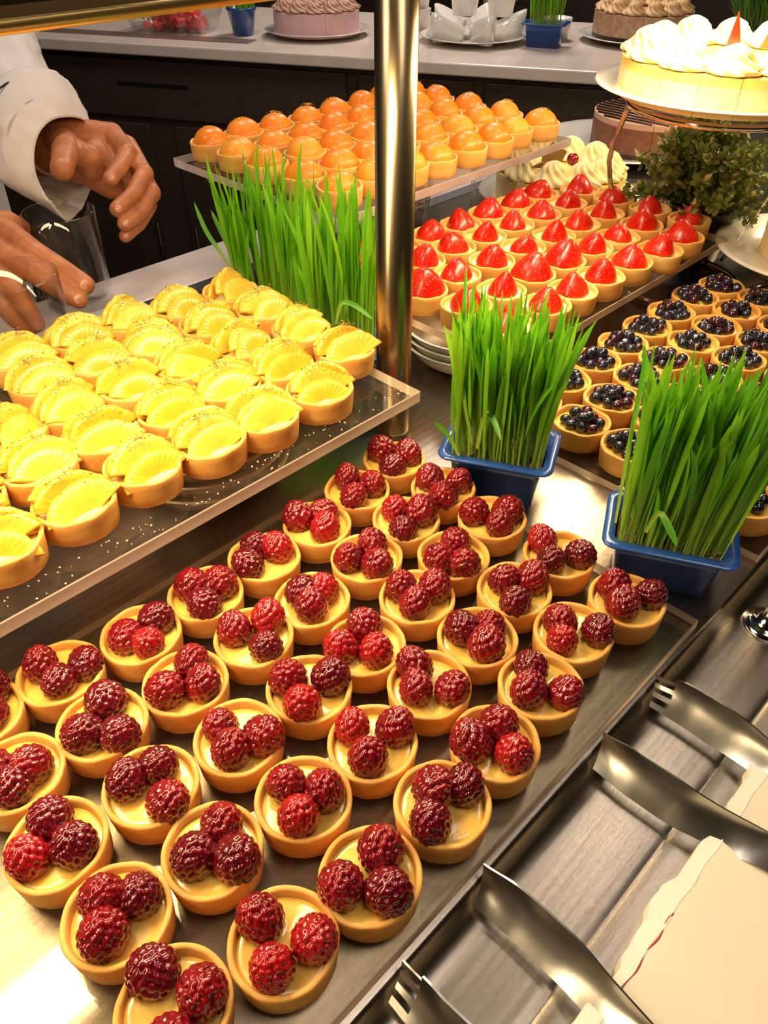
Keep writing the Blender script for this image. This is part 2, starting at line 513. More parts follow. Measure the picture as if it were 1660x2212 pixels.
me = b.mesh('board_mesh', ['cream_chip', 'cream_board'], False)
for i, p in enumerate(me.polygons):
    p.material_index = 1 if i % 5 == 2 else 0
ob('panel', me, bd)
b = MB(); v, f = [], []
for i, x in enumerate(np.arange(-0.30, 0.80, 0.004)):
    y = 0.0188 + 0.0005 * math.sin(x * 230)
    v += [(x, y, 0.0028), (x, y - 0.0006, 0.0034), (x, y - 0.0016, 0.0028)]
for i in range(len(v) // 3 - 1):
    f += [(i * 3, i * 3 + 3, i * 3 + 4, i * 3 + 1), (i * 3 + 1, i * 3 + 4, i * 3 + 5, i * 3 + 2)]
b.add(v, f)
ob('edge_ridge', b.mesh('board_ridge', 'cream_chip', True), bd)
b = MB()
pts = [Vector((x, 0.0176 + 0.0006 * math.sin(x * 300), 0.0029)) for x in np.arange(0.168, 0.222, 0.003)]
b.tube(pts, [0.0002 + 0.00035 * abs(math.sin(p.x * 210)) for p in pts], 5)
o = ob('red_streak', b.mesh('board_stain', 'red_stain', True), bd)
o['label'] = 'thin red juice streak'

# steel post of the front guard
t = thing('guard_post', 'slim steel guard post on a round flange at the right edge', 'post', (0.448, 0.068, -0.0105))
b = MB(); b.lathe([(0, 0.0), (0.017, 0.0), (0.0168, 0.0018), (0.0125, 0.0034), (0.0085, 0.005), (0.0075, 0.009), (0, 0.009)], 40)
ob('flange', b.mesh('flange', 'chrome'), t)
b = MB(); b.lathe([(0.0055, 0.004), (0.0055, 0.42), (0, 0.42)], 24)
ob('rod', b.mesh('guard_rod', 'chrome'), t)

# centre pole and heat-lamp gantry
gp = thing('gantry_pole', 'thick vertical steel pole rising between the tart trays', 'pole', (0.431, 0.412, 0))
b = MB(); b.lathe([(0, 0), (0.0148, 0.0), (0.0148, 0.001), (0.0148, 0.41), (0, 0.41)], 56)
ob('tube', b.mesh('pole_tube', 'pole_steel'), gp)
for (lx, ll), lab in zip(LAMPS, ['strip heat lamp beyond the left edge of the frame', 'dark strip heat lamp across the top left corner', 'strip heat lamp right of the pole above the strawberry tarts', 'strip heat lamp farthest right above the cakes']):
    t = thing('heat_lamp', lab, 'heat lamp', (lx, LAMP_Y, LAMP_Z), 0, 'strip heat lamps of the gantry')
    L = 0.56
    b = MB(); v, f = [], []
    pr = [(-0.034, 0.0), (-0.040, 0.002), (-0.042, 0.008), (-0.042, 0.042), (-0.030, 0.062), (0.030, 0.062), (0.042, 0.042), (0.042, 0.008), (0.040, 0.002), (0.034, 0.0), (0.034, 0.012), (-0.034, 0.012)]
    for y, z in pr:
        v += [(-L / 2, y, z), (L / 2, y, z)]
    n = len(pr)
    for i in range(n):
        j = (i + 1) % n
        f.append((2 * i, 2 * j, 2 * j + 1, 2 * i + 1))
    f.append(tuple(2 * i for i in range(n))); f.append(tuple(2 * i + 1 for i in reversed(range(n))))
    b.add(v, f)
    ob('housing', b.mesh('lamp_housing', 'housing', False), t)
    for s in (-1, 1):
        b = MB(); b.tube([(-L / 2, s * 0.0395, 0.0015), (L / 2, s * 0.0395, 0.0015)], 0.0028, 10)
        ob('lip', b.mesh('lit_lamp_lip', 'lit_lamp_lip'), t)
    b = MB(); b.tube([(-L / 2 + .03, 0, 0.007), (L / 2 - .03, 0, 0.007)], 0.004, 12)
    ob('quartz_tube', b.mesh('lamp_tube', 'quartz'), t)

# ------------------------------------------------------------------ acrylic trays
def sheet(name, label, x0, x1, y0, y1, ztop, th, edge):
    t = thing(name, label, 'tray', ((x0 + x1) / 2, (y0 + y1) / 2, ztop - th), 0, 'acrylic tart trays')
    b = MB(); b.box((0, 0, th / 2), (x1 - x0, y1 - y0, th))
    for i in range(2, 6):
        b.m[i] = 1
    bevel(ob('acrylic_sheet', b.mesh(name, ['acrylic', edge], False), t), 0.0007, 1)
    return t
sheet('acrylic_tray', 'clear acrylic sheet under the raspberry tarts', -0.12, 0.400, 0.0995, 0.385, 0.0082, 0.0078, 'acrylic_edge')
sheet('acrylic_tray', 'raised clear acrylic sheet under the pineapple tarts', -0.10, 0.397, 0.350, 0.618, 0.079, 0.010, 'acrylic_edge')
sheet('acrylic_tray', 'raised acrylic sheet under the strawberry tarts', 0.523, 0.935, 0.353, 0.600, 0.0530, 0.009, 'acrylic_edge')
sheet('acrylic_tray', 'highest acrylic sheet under the apricot tarts', 0.535, 0.943, 0.588, 0.882, 0.118, 0.010, 'acrylic_edge_roomlit')
sheet('acrylic_tray', 'acrylic sheet lying under the blueberry tarts', 0.489, 0.895, 0.098, 0.356, 0.0082, 0.0078, 'acrylic_edge')

# white bowls nested under the raised trays
b = MB(); b.lathe([(0, 0.0), (0.040, 0.0), (0.044, 0.002), (0.056, 0.010), (0.0635, 0.0205), (0.067, 0.0255), (0.0695, 0.0268), (0.0690, 0.0280), (0.0655, 0.0265), (0.060, 0.019), (0.050, 0.0100), (0.036, 0.005), (0, 0.0045)], 64)
BOWL = b.mesh('bowl', 'porcelain')
def bowl_stack(cx, cy, zs, where):
    for i, z in enumerate(zs):
        o = ob('white_bowl', BOWL, None, (cx, cy, z))
        pos = 'bottom' if i == 0 else ('top' if i == len(zs) - 1 else ORD[i + 1] + ' lowest')
        tag(o, 'white bowl, %s of the stack %s' % (pos, where), 'bowl', 'nested white bowls under the trays')
bowl_stack(0.578, 0.446, [0.0, 0.0080, 0.0159], 'under the strawberries by the pole')
bowl_stack(0.84, 0.50, [0.0, 0.0080, 0.0159], 'under the far strawberry tarts')
bowl_stack(0.27, 0.47, [0.0, 0.0136, 0.0272, 0.0408], 'under the pineapple tray by the pole')
bowl_stack(0.02, 0.50, [0.0, 0.0136, 0.0272, 0.0408], 'under the pineapple tray at left')
# fluted glass risers under the apricot tray
b = MB(); b.lathe([(0.040, 0.0), (0.036, 0.004), (0.033, 0.05), (0.037, 0.102), (0.040, 0.1075), (0.036, 0.1075), (0.034, 0.102), (0.030, 0.05), (0.033, 0.006), (0, 0.006)], 72,
             fn=lambda a, r, z, i: (r * (1 + 0.035 * math.cos(18 * a)), z))
RISER = b.mesh('riser', 'glass')
for (x, y), l in zip([(0.68, 0.645), (0.87, 0.645), (0.68, 0.82), (0.87, 0.82)],
        ['under the front of the apricot tray by the pole', 'under the front right of the apricot tray', 'under the back left of the apricot tray', 'under the back right of the apricot tray']):
    tag(ob('glass_riser', RISER, None, (x, y, 0)), 'fluted glass riser ' + l, 'glass', 'glass risers under the apricot tray')

# ------------------------------------------------------------------ tarts
def shell_mesh(name, m, seed, h=0.0192, ro=0.0250, rb=0.0235, wall=0.0030, inner=0.0136):
    r = random.Random(seed)
    ph = [r.uniform(0, 6.28) for _ in range(6)]
    prof = [(0, 0.0), (rb - 0.0012, 0.0), (rb, 0.0007), (rb + (ro - rb) * .35, h * .35), (rb + (ro - rb) * .7, h * .7), (ro, h - 0.0012), (ro - 0.0003, h - 0.0003), (ro - 0.0011, h),
            (ro - wall + 0.0007, h - 0.0001), (ro - wall, h - 0.0009), (ro - wall - 0.0006, inner + 0.001), (ro - wall - 0.0012, inner - 0.001), (0, inner - 0.0015)]
    def fn(a, rr, z, i):
        k = 1 + 0.010 * math.cos(2 * a + ph[0]) + 0.006 * math.cos(3 * a + ph[1]) + 0.004 * math.cos(7 * a + ph[2])
        zz = z + (0.00045 * math.cos(3 * a + ph[3]) + 0.0003 * math.cos(8 * a + ph[4])) * (z / h)
        return rr * k + r.uniform(-1, 1) * 0.00010, zz + r.uniform(-1, 1) * 0.00008
    b = MB(); b.lathe(prof, 56, fn)
    return b.mesh(name, m)
SHELLS = [shell_mesh('shell', 'pastry', i) for i in range(4)]
SHELLS_P = [shell_mesh('shell_pale', 'pastry_pale', 10 + i) for i in range(3)]
def fill_mesh(name, m, z=0.0142, r=0.0222, seed=0):
    rr = random.Random(seed)
    p1, p2 = rr.uniform(0, 6), rr.uniform(0, 6)
    b = MB(); b.lathe([(r, z - 0.0006), (r * .93, z + 0.0003), (r * .8, z + 0.0002), (r * .5, z + 0.0006), (r * .25, z + 0.0008), (0, z + 0.0008)], 36,
                      fn=lambda a, q, zz, i: (q, zz + (0.0004 * math.sin(3 * a + p1) + 0.0003 * math.sin(5 * a + p2) if i < 5 else 0)))
    return b.mesh(name, m)
FILLS = [fill_mesh('custard', 'custard', seed=i) for i in range(3)]
FILLS_C = [fill_mesh('cream_fill', 'cream_custard', 0.0149, seed=i + 5) for i in range(3)]

def icos(sub):
    bm = bmesh.new()
    bmesh.ops.create_icosphere(bm, subdivisions=sub, radius=1.0)
    v = np.array([x.co[:] for x in bm.verts])
    f = [tuple(q.index for q in fc.verts) for fc in bm.faces]
    bm.free()
    return v, f
def raspberry_mesh(seed, m):
    g = np.random.default_rng(seed)
    v, f = icos(5)
    N = 92
    k = np.arange(N) + 0.5
    ph = np.arccos(1 - 2 * k / N)
    th = pi * (1 + 5 ** .5) * k
    c = np.stack([np.cos(th) * np.sin(ph), np.sin(th) * np.sin(ph), np.cos(ph)], 1) + g.normal(0, .03, (N, 3))
    c /= np.linalg.norm(c, axis=1)[:, None]
    d = np.arccos(np.clip(v @ c.T, -1, 1)).min(1)
    h = np.sqrt(np.clip(1 - (d / 0.225) ** 2, 0.0, 1))
    R = 0.0090 + 0.0017 * h
    sx, sy, sz = 1 + g.uniform(-.06, .06), 1 + g.uniform(-.06, .06), 1.14 + g.uniform(-.05, .16)
    p = v * R[:, None] * np.array([sx, sy, sz])
    t = np.clip(p[:, 2] / 0.012, -1, 1)
    p[:, :2] *= (1 - 0.13 * np.clip(t, 0, 1) ** 2)[:, None]
    p[:, 2] = np.where(p[:, 2] < -0.007, -0.007 + (p[:, 2] + 0.007) * .3, p[:, 2])
    p[:, 2] += 0.0075
    return make_mesh('raspberry', p, f, m)
RASP = [raspberry_mesh(1, 'raspberry'), raspberry_mesh(2, 'raspberry_dark'), raspberry_mesh(3, 'raspberry'), raspberry_mesh(4, 'raspberry_bright'), raspberry_mesh(5, 'raspberry')]

def crumbs_mesh(name, m, pts, s=(0.0005, 0.0012), seed=0):
    r = random.Random(seed)
    b = MB()
    for p in pts:
        q = r.uniform(*s)
        a, c2 = r.uniform(0, pi), r.uniform(0, pi)
        M = Matrix.Rotation(a, 3, 'X') @ Matrix.Rotation(c2, 3, 'Z')
        vv = [M @ Vector(t) * q for t in ((1, 0, 0), (-1, 0, 0), (0, .8, 0), (0, -.8, 0), (0, 0, .7), (0, 0, -.7))]
        b.add([(p[0] + t.x, p[1] + t.y, p[2] + t.z) for t in vv], [(0, 2, 4), (2, 1, 4), (1, 3, 4), (3, 0, 4), (2, 0, 5), (1, 2, 5), (3, 1, 5), (0, 3, 5)])
    return b.mesh(name, m, False)

def lattice_labels(pts, rows, cols, text):
    """rows: list of row centres in y, cols: list of column centres in x (in counting order)"""
    out = []
    for (x, y) in pts:
        r = min(range(len(rows)), key=lambda i: abs(rows[i] - y))
        c = min(range(len(cols)), key=lambda i: abs(cols[i] - x))
        out.append(text(r + 1, c + 1))
    return out

# raspberry tarts
RP = [(.121,.128),(.173,.128),(.024,.148),(.073,.135),(.220,.131),(.269,.136),(.317,.146),(.365,.137),(.125,.181),(.173,.179),(.224,.183),(.272,.186),(.027,.198),(.076,.192),
      (.321,.195),(.370,.193),(.219,.231),(.024,.249),(.074,.243),(.124,.234),(.173,.231),(.271,.236),(.318,.245),(.368,.251),(.125,.286),(.175,.285),(.221,.283),(.274,.286),
      (.028,.300),(.076,.295),(.323,.295),(.370,.300),(.077,.345),(.127,.337),(.176,.337),(.225,.337),(.274,.337),(.322,.345),(.030,.351),(.370,.352)]
rows_t = ['row nearest the tongs', 'second row from the tongs', 'third row from the tongs', 'fourth row from the tongs', 'back row under the pineapple tray']
rr_rows = [.133, .187, .239, .289, .342]
rr_cols = [.368, .320, .272, .221, .173, .124, .075, .025]
seen = set()
for i, (x, y) in enumerate(RP):
    r = min(range(5), key=lambda k: abs(rr_rows[k] - (y - (0.010 if x < .06 else 0.0))))
    c = min(range(8), key=lambda k: abs(rr_cols[k] - x))
    lab = 'raspberry tart, %s from the planter end in the %s' % (ORD[c + 1] if c else 'first', rows_t[r])
    t = thing('raspberry_tart', lab, 'tart', (x, y, 0.0082), random.uniform(0, 6.28), 'raspberry tarts on the low acrylic tray')
    ob('shell', SHELLS[i % 4], t)
    ob('custard', FILLS[i % 3], t)
    a0 = random.uniform(0, 6.28)
    for k in range(3):
        a = a0 + k * 2 * pi / 3 + random.uniform(-.22, .22)
        d = 0.0118 + random.uniform(-.0008, .0008)
        ob('raspberry', random.choice(RASP), t, (d * math.cos(a), d * math.sin(a), 0.0130 + random.uniform(0, .001)),
           (random.uniform(-.45, .45), random.uniform(-.45, .45), random.uniform(0, 6.28)), random.uniform(.97, 1.12))

# pineapple tarts
def pineapple_slice_mesh(seed, m):
    r = random.Random(seed)
    R = 0.0262 + r.uniform(-.0015, .0012)
    th = 0.0062
    nA, nR = 60, 6
    ph = [r.uniform(0, 6) for _ in range(4)]
    a0, a1 = r.uniform(.14, .38), pi - r.uniform(.14, .38)
    b = MB(); v, f = [], []
    for s in (0, 1):
        for i in range(nA + 1):
            a = a0 + (a1 - a0) * i / nA
            for j in range(nR + 1):
                q = j / nR
                rr = 0.0035 + (R - 0.0035) * q
                if j == nR:
                    rr *= 1 + 0.020 * math.cos(6 * a + ph[0]) + 0.010 * math.cos(15 * a + ph[1])
                bul = th / 2 * (0.72 + 0.28 * math.sin(pi * min(1, q * 1.15))) * (0.55 if j == nR else 1)
                fib = 0.00013 * math.cos(30 * a + ph[2]) * q
                y = (1 if s else -1) * (bul + fib) + 0.0030 * (1 - q) ** 2 - 0.002 * math.sin(a) * q
                v.append((rr * math.cos(a), y, rr * math.sin(a) * 0.92))
    n1 = (nA + 1) * (nR + 1)
    idx = lambda s, i, j: s * n1 + i * (nR + 1) + j
    for i in range(nA):
        for j in range(nR):
            f.append((idx(0, i, j), idx(0, i, j + 1), idx(0, i + 1, j + 1), idx(0, i + 1, j))[::-1])
            f.append((idx(1, i, j), idx(1, i, j + 1), idx(1, i + 1, j + 1), idx(1, i + 1, j)))
        for j in (0, nR):
            q = (idx(0, i, j), idx(0, i + 1, j), idx(1, i + 1, j), idx(1, i, j))
            f.append(q if j else q[::-1])
    for i in (0, nA):
        for j in range(nR):
            q = (idx(0, i, j), idx(1, i, j), idx(1, i, j + 1), idx(0, i, j + 1))
            f.append(q if i else q[::-1])
    b.add(v, f)
    return b.mesh('pineapple_slice', m)
PINE = [pineapple_slice_mesh(i, 'pineapple' if i % 2 else 'pineapple_pale') for i in range(5)]
PCR = []
for i in range(4):
    r = random.Random(90 + i)
    pts = [(r.gauss(0, .008), r.gauss(0.002, .0035)) for _ in range(26)] + [(r.gauss(qx, .0022), r.gauss(0.002, .0016)) for qx in (r.uniform(-.006, .006),) for _ in range(16)]
    PCR.append(crumbs_mesh('crumbs', 'crumb', [(x, y, 0.0345 - 20 * (x * x) - 30 * max(0, abs(y - .006)) ** 2 + 0.0006) for x, y in pts], (0.00035, 0.0011), i))
PP = [(.035,.396),(.084,.393),(.133,.395),(.182,.397),(.230,.391),(.274,.388),(.325,.386),(.381,.419),
      (.085,.442),(.135,.446),(.182,.446),(.232,.441),(.280,.438),(.328,.433),(.140,.495),(.182,.495),(.231,.490),(.277,.486),(.327,.482),(.378,.468),
      (.187,.543),(.232,.539),(.279,.535),(.329,.529),(.381,.519),(.193,.590),(.240,.587),(.286,.584),(.331,.577),(.381,.568)]
seen = {}
for i, (x, y) in enumerate(PP):
    r = 0 if (y < .41) else min(range(4), key=lambda k: abs([.440, .489, .537, .584][k] - y)) + 1
    if x > .36:
        r = [.419, .468, .519, .568].index(y) + 1
    c = min(range(8), key=lambda k: abs([.380, .328, .279, .231, .182, .135, .085, .035][k] - x))
    lab = 'pineapple tart, %s from the pole end in the %s' % (ORD[c + 1], ['front row', 'second row', 'third row', 'fourth row', 'back row by the glasses'][r])
    t = thing('pineapple_tart', lab, 'tart', (x, y, 0.079), random.uniform(-.25, .25), 'pineapple tarts on the raised tray')
    ob('shell', SHELLS[(i + 1) % 4], t, rot=(0, 0, random.uniform(0, 6)))
    ob('cream', FILLS_C[i % 3], t)
    g = random.uniform(-.35, .25)
    hub = ob('crumbs', PCR[i % 4], t, (0, -0.001, 0.0024), (0, 0, g), kind='stuff')
    n = random.choice([3, 4, 4])
    for k in range(n):
        q = k / (n - 1)
        yy = -0.0150 + 0.0245 * q
        sc = (0.86 + 0.14 * math.sin(pi * (0.25 + .6 * q))) * random.uniform(.95, 1.04)
        dx = random.uniform(-.0022, .0022)
        til = -0.82 + 0.62 * q + random.uniform(-.1, .1)
        ob('pineapple_slice', PINE[(i + k) % 5], t, (dx - yy * math.sin(g), yy * math.cos(g), 0.0122 + 0.0020 * math.sin(pi * q)),
           (til, random.uniform(-.16, .16), g + random.uniform(-.22, .22)), (sc, 1.0, sc * random.uniform(.86, 1.0)))

# strawberry tarts
def strawberry_mesh(seed):
    r = random.Random(seed)
    R, H = r.uniform(.0168, .0185), r.uniform(.0185, .0240)
    flat = [1.0, .86, .95, 1.08, .9, 1.0][seed % 6]
    lean = r.uniform(-.0035, .0035), r.uniform(-.0035, .0035)
    ph = [r.uniform(0, 6) for _ in range(4)]
    pw = r.uniform(1.0, 1.6)
    prof = []
    for i in range(17):
        t = i / 16
        z = H * t
        rad = R * (1 - t ** (1.35 * pw)) ** 0.72 * (1 - 0.10 * t)
        if t < .12:
            rad *= 0.93 + 0.07 * math.sin(t / .12 * pi / 2)
        prof.append((max(rad, 0), z))
    prof[-1] = (0, H)
    b = MB()
    b.lathe(prof, 40, fn=lambda a, q, z, i: (q * (1 + 0.05 * math.cos(2 * a + ph[0]) + 0.03 * math.cos(3 * a + ph[1]) + 0.012 * math.cos(6 * a + ph[2])), z))
    for i, p in enumerate(b.v):
        t = p[2] / H
        b.v[i] = (p[0] + lean[0] * t * t, p[1] * flat + lean[1] * t * t, p[2])
    return b.mesh('strawberry', 'strawberry')
STRAW = [strawberry_mesh(i) for i in range(7)]
SP = [(.548,.381),(.606,.380),(.650,.380),(.699,.379),(.751,.378),(.802,.371),(.854,.373),(.911,.394),
      (.552,.433),(.602,.430),(.654,.432),(.704,.429),(.756,.428),(.804,.424),(.855,.424),(.911,.445),
      (.549,.486),(.600,.485),(.652,.482),(.705,.481),(.757,.477),(.806,.476),(.857,.476),(.911,.496),
      (.551,.536),(.602,.535),(.652,.535),(.702,.532),(.752,.530),(.802,.528),(.857,.528),(.911,.546),
      (.560,.578),(.611,.577),(.662,.577),(.711,.574),(.762,.574),(.812,.573),(.861,.574)]
for i, (x, y) in enumerate(SP):
    yy = y - (.015 if x > .9 else 0)
    r = min(range(5), key=lambda k: abs([.379, .430, .480, .532, .576][k] - yy))
    c = min(range(8), key=lambda k: abs([.551, .602, .652, .703, .755, .804, .857, .906][k] - x))
    lab = 'strawberry tart, %s from the pole end in the %s' % (ORD[c + 1], ['row facing the blueberries', 'second row from the blueberries', 'third row from the blueberries', 'fourth row from the blueberries', 'row beneath the apricot tray'][r])
    t = thing('strawberry_tart', lab, 'tart', (x, y, 0.053), 0, 'strawberry tarts on the raised tray')
    ob('shell', SHELLS_P[i % 3], t, rot=(0, 0, random.uniform(0, 6)))
    ob('cream', FILLS_C[i % 3], t)
    big = 1.16 if i in (16, 11) else random.uniform(.90, 1.03)
    if i == 16: big = 1.25
    if i == 10: big = 1.2
    ob('strawberry', STRAW[random.randrange(7)], t, (random.uniform(-.0012, .0012), random.uniform(-.0012, .0012), 0.0142), (random.uniform(-.12, .12), random.uniform(-.12, .12), random.uniform(0, 6.28)), big)

# apricot tarts
def apricot_mesh(seed, m):
    r = random.Random(seed)
    R, H = .0212, .0180 + r.uniform(-.0015, .002)
    ph = r.uniform(0, 6)
    prof = [(R * .96, 0.0)] + [(R * math.cos(t) ** .9, 0.0015 + H * math.sin(t)) for t in np.linspace(0.02, pi / 2 - .08, 12)] + [(0, 0.0015 + H)]
    def fn(a, q, z, i):
        crease = math.exp(-((math.sin(a - ph)) / .22) ** 2) * (1 if math.cos(a - ph) > 0 else 0)
        return q * (1 + 0.02 * math.cos(2 * a + ph) - 0.035 * crease), z - 0.0006 * crease
    b = MB(); b.lathe(prof, 40, fn)
    return b.mesh('apricot_half', m)
APR = [apricot_mesh(i, ['apricot', 'apricot_gold', 'apricot_deep', 'apricot'][i % 4]) for i in range(7)]
ACR = []
for i in range(3):
    r = random.Random(190 + i)
    pts = [(r.gauss(0, .0042), r.gauss(0, .0042)) for _ in range(46)]
    ACR.append(crumbs_mesh('crumbs', 'crumb_orange', [(x, y, 0.0206 - 24 * (x * x + y * y)) for x, y in pts], (0.0003, 0.0009), i))
AP = []
a_cols = [.570 + .0503 * k for k in range(8)]
a_rows = [.611 + .0583 * k for k in range(5)]
meas = {(4,0):(.559,.637),(4,1):(.612,.630)}
for r, y in enumerate(a_rows):
    for c, x in enumerate(a_cols):
        AP.append((x - .007 + random.uniform(-.003, .003) + .0015 * r, y + .007 + random.uniform(-.003, .003) + (.004 if c > 5 else 0), r, c))
for i, (x, y, r, c) in enumerate(AP):
    lab = 'apricot tart, %s from the grass end in the %s' % (ORD[c + 1], ['row facing the strawberries', 'second row from the strawberries', 'middle row', 'fourth row from the strawberries', 'back row by the cook'][r])
    t = thing('apricot_tart', lab, 'tart', (x, y, 0.118), 0, 'apricot tarts on the highest tray')
    ob('shell', SHELLS_P[i % 3], t, rot=(0, 0, random.uniform(0, 6)))
    ob('cream', FILLS_C[i % 3], t)
    ob('apricot_half', APR[random.randrange(7)], t, (0, 0, 0.0144), (random.uniform(-.12, .12), random.uniform(-.12, .12), random.uniform(0, 6.28)), random.uniform(.93, 1.03))
    ob('crumbs', ACR[i % 3], t, (random.uniform(-.002, .002), random.uniform(-.002, .002), 0.0144), (0, 0, random.uniform(0, 6)), kind='stuff')

# blueberry tarts
def blueberry_mesh(m):
    v, f = icos(3)
    p = v * 0.0056
    d = np.sqrt(v[:, 0] ** 2 + v[:, 1] ** 2)
    top = (v[:, 2] > 0)
    ring = np.exp(-((d - .36) / .10) ** 2) * .0004
    dip = np.exp(-(d / .22) ** 2) * -.0009
    p[:, 2] = p[:, 2] * .90 + np.where(top, ring + dip, 0)
    return make_mesh('blueberry', p, f, m)
BLUE = [blueberry_mesh('blueberry'), blueberry_mesh('blueberry'), blueberry_mesh('blueberry'), blueberry_mesh('blueberry_red')]
b_cols = [.521, .571, .621, .671, .720, .769, .818, .866]
b_rows = [.128, .178, .228, .278, .326]
for r, y in enumerate(b_rows):
    for c, x in enumerate(b_cols):
        if (r == 0 and c > 3) or (r == 1 and c > 5):
            continue
        xx, yy = x + random.uniform(-.002, .002), y + random.uniform(-.002, .002) - (.008 if (c == 7 and r == 4) else 0) - (.006 if (c == 7 and r == 3) else 0)
        lab = 'blueberry tart, %s from the planters in the %s' % (ORD[c + 1], ['row nearest the front edge', 'second row from the front', 'middle row', 'fourth row from the front', 'back row below the strawberries'][r])
        t = thing('blueberry_tart', lab, 'tart', (xx, yy, 0.0082), random.uniform(0, 6.28), 'blueberry tarts on the low acrylic tray')
        ob('shell', SHELLS[(r + c) % 4], t)
        ob('custard', FILLS[c % 3], t)
        pl = []
        tries = 0
        while len(pl) < 14 and tries < 900:
            tries += 1
            a, q = random.uniform(0, 6.28), 0.0156 * math.sqrt(random.random())
            p = (q * math.cos(a), q * math.sin(a))
            if all((p[0] - o2[0]) ** 2 + (p[1] - o2[1]) ** 2 > .0082 ** 2 for o2 in pl):
                pl.append(p)
        for p in pl:
            ob('blueberry', random.choice(BLUE), t, (p[0], p[1], 0.0178 + random.uniform(0, .002)), (random.uniform(-1.1, 1.1), random.uniform(-1.1, 1.1), 0), random.uniform(.86, 1.10))
        for k in range(3):
            a = random.uniform(0, 6.28)
            ob('blueberry', random.choice(BLUE), t, (.006 * math.cos(a + k * 2.1), .006 * math.sin(a + k * 2.1), 0.0250), (random.uniform(-1.1, 1.1), random.uniform(-1.1, 1.1), 0), random.uniform(.86, 1.05))

# crumbs on the pineapple sheet
r = random.Random(5)
pts = [(r.uniform(0.03, 0.39), r.uniform(0.352, 0.368), 0.0794) for _ in range(120)]
o = ob('loose_crumbs', crumbs_mesh('loose_crumbs', 'crumb_pale', pts, (0.0003, 0.0010), 3), kind='stuff')
tag(o, 'pale pastry crumbs scattered along the front of the pineapple sheet', 'crumbs')

# ------------------------------------------------------------------ wheatgrass planters
def rrect(wx, wy, rad, n=6):
    pts = []
    for cx, cy, a0 in ((wx / 2 - rad, wy / 2 - rad, 0), (-wx / 2 + rad, wy / 2 - rad, pi / 2), (-wx / 2 + rad, -wy / 2 + rad, pi), (wx / 2 - rad, -wy / 2 + rad, 1.5 * pi)):
        for k in range(n + 1):
            a = a0 + pi / 2 * k / n
            pts.append((cx + rad * math.cos(a), cy + rad * math.sin(a)))
    return pts
def loft(b, rings, close_first=False, close_last=False, mi=0):
    n = len(rings[0])
    v = [p for r_ in rings for p in r_]
    f = []
    for i in range(len(rings) - 1):
        for k in range(n):
            k2 = (k + 1) % n
            f.append((i * n + k, i * n + k2, (i + 1) * n + k2, (i + 1) * n + k))
    if close_first:
        f.append(tuple(range(n))[::-1])
    if close_last:
        f.append(tuple(range((len(rings) - 1) * n, len(rings) * n)))
    b.add(v, f, mi)
PW, PL, PHT = 0.061, 0.086, 0.041
b = MB()
z3 = lambda pts, z: [(x, y, z) for x, y in pts]
loft(b, [z3(rrect(PW - .022, PL - .022, .005), 0.0), z3(rrect(PW - .012, PL - .012, .007), PHT - .001), z3(rrect(PW + .002, PL + .002, .009), PHT - .001), z3(rrect(PW + .003, PL + .003, .009), PHT - .0022),
         z3(rrect(PW + .004, PL + .004, .009), PHT - .001), z3(rrect(PW + .003, PL + .003, .009), PHT), z3(rrect(PW - .011, PL - .011, .007), PHT), z3(rrect(PW - .016, PL - .016, .006), PHT - .016), z3(rrect(PW - .022, PL - .022, .005), .002)], True, True)
POT = b.mesh('planter_pot', 'blue_pot')
b = MB(); loft(b, [z3(rrect(PW - .0165, PL - .0165, .006), PHT - .009), z3(rrect(PW - .030, PL - .030, .006), PHT - .007), z3(rrect(PW - .05, PL - .05, .004), PHT - .0065)], False, True)
SOIL = b.mesh('planter_soil', 'soil')

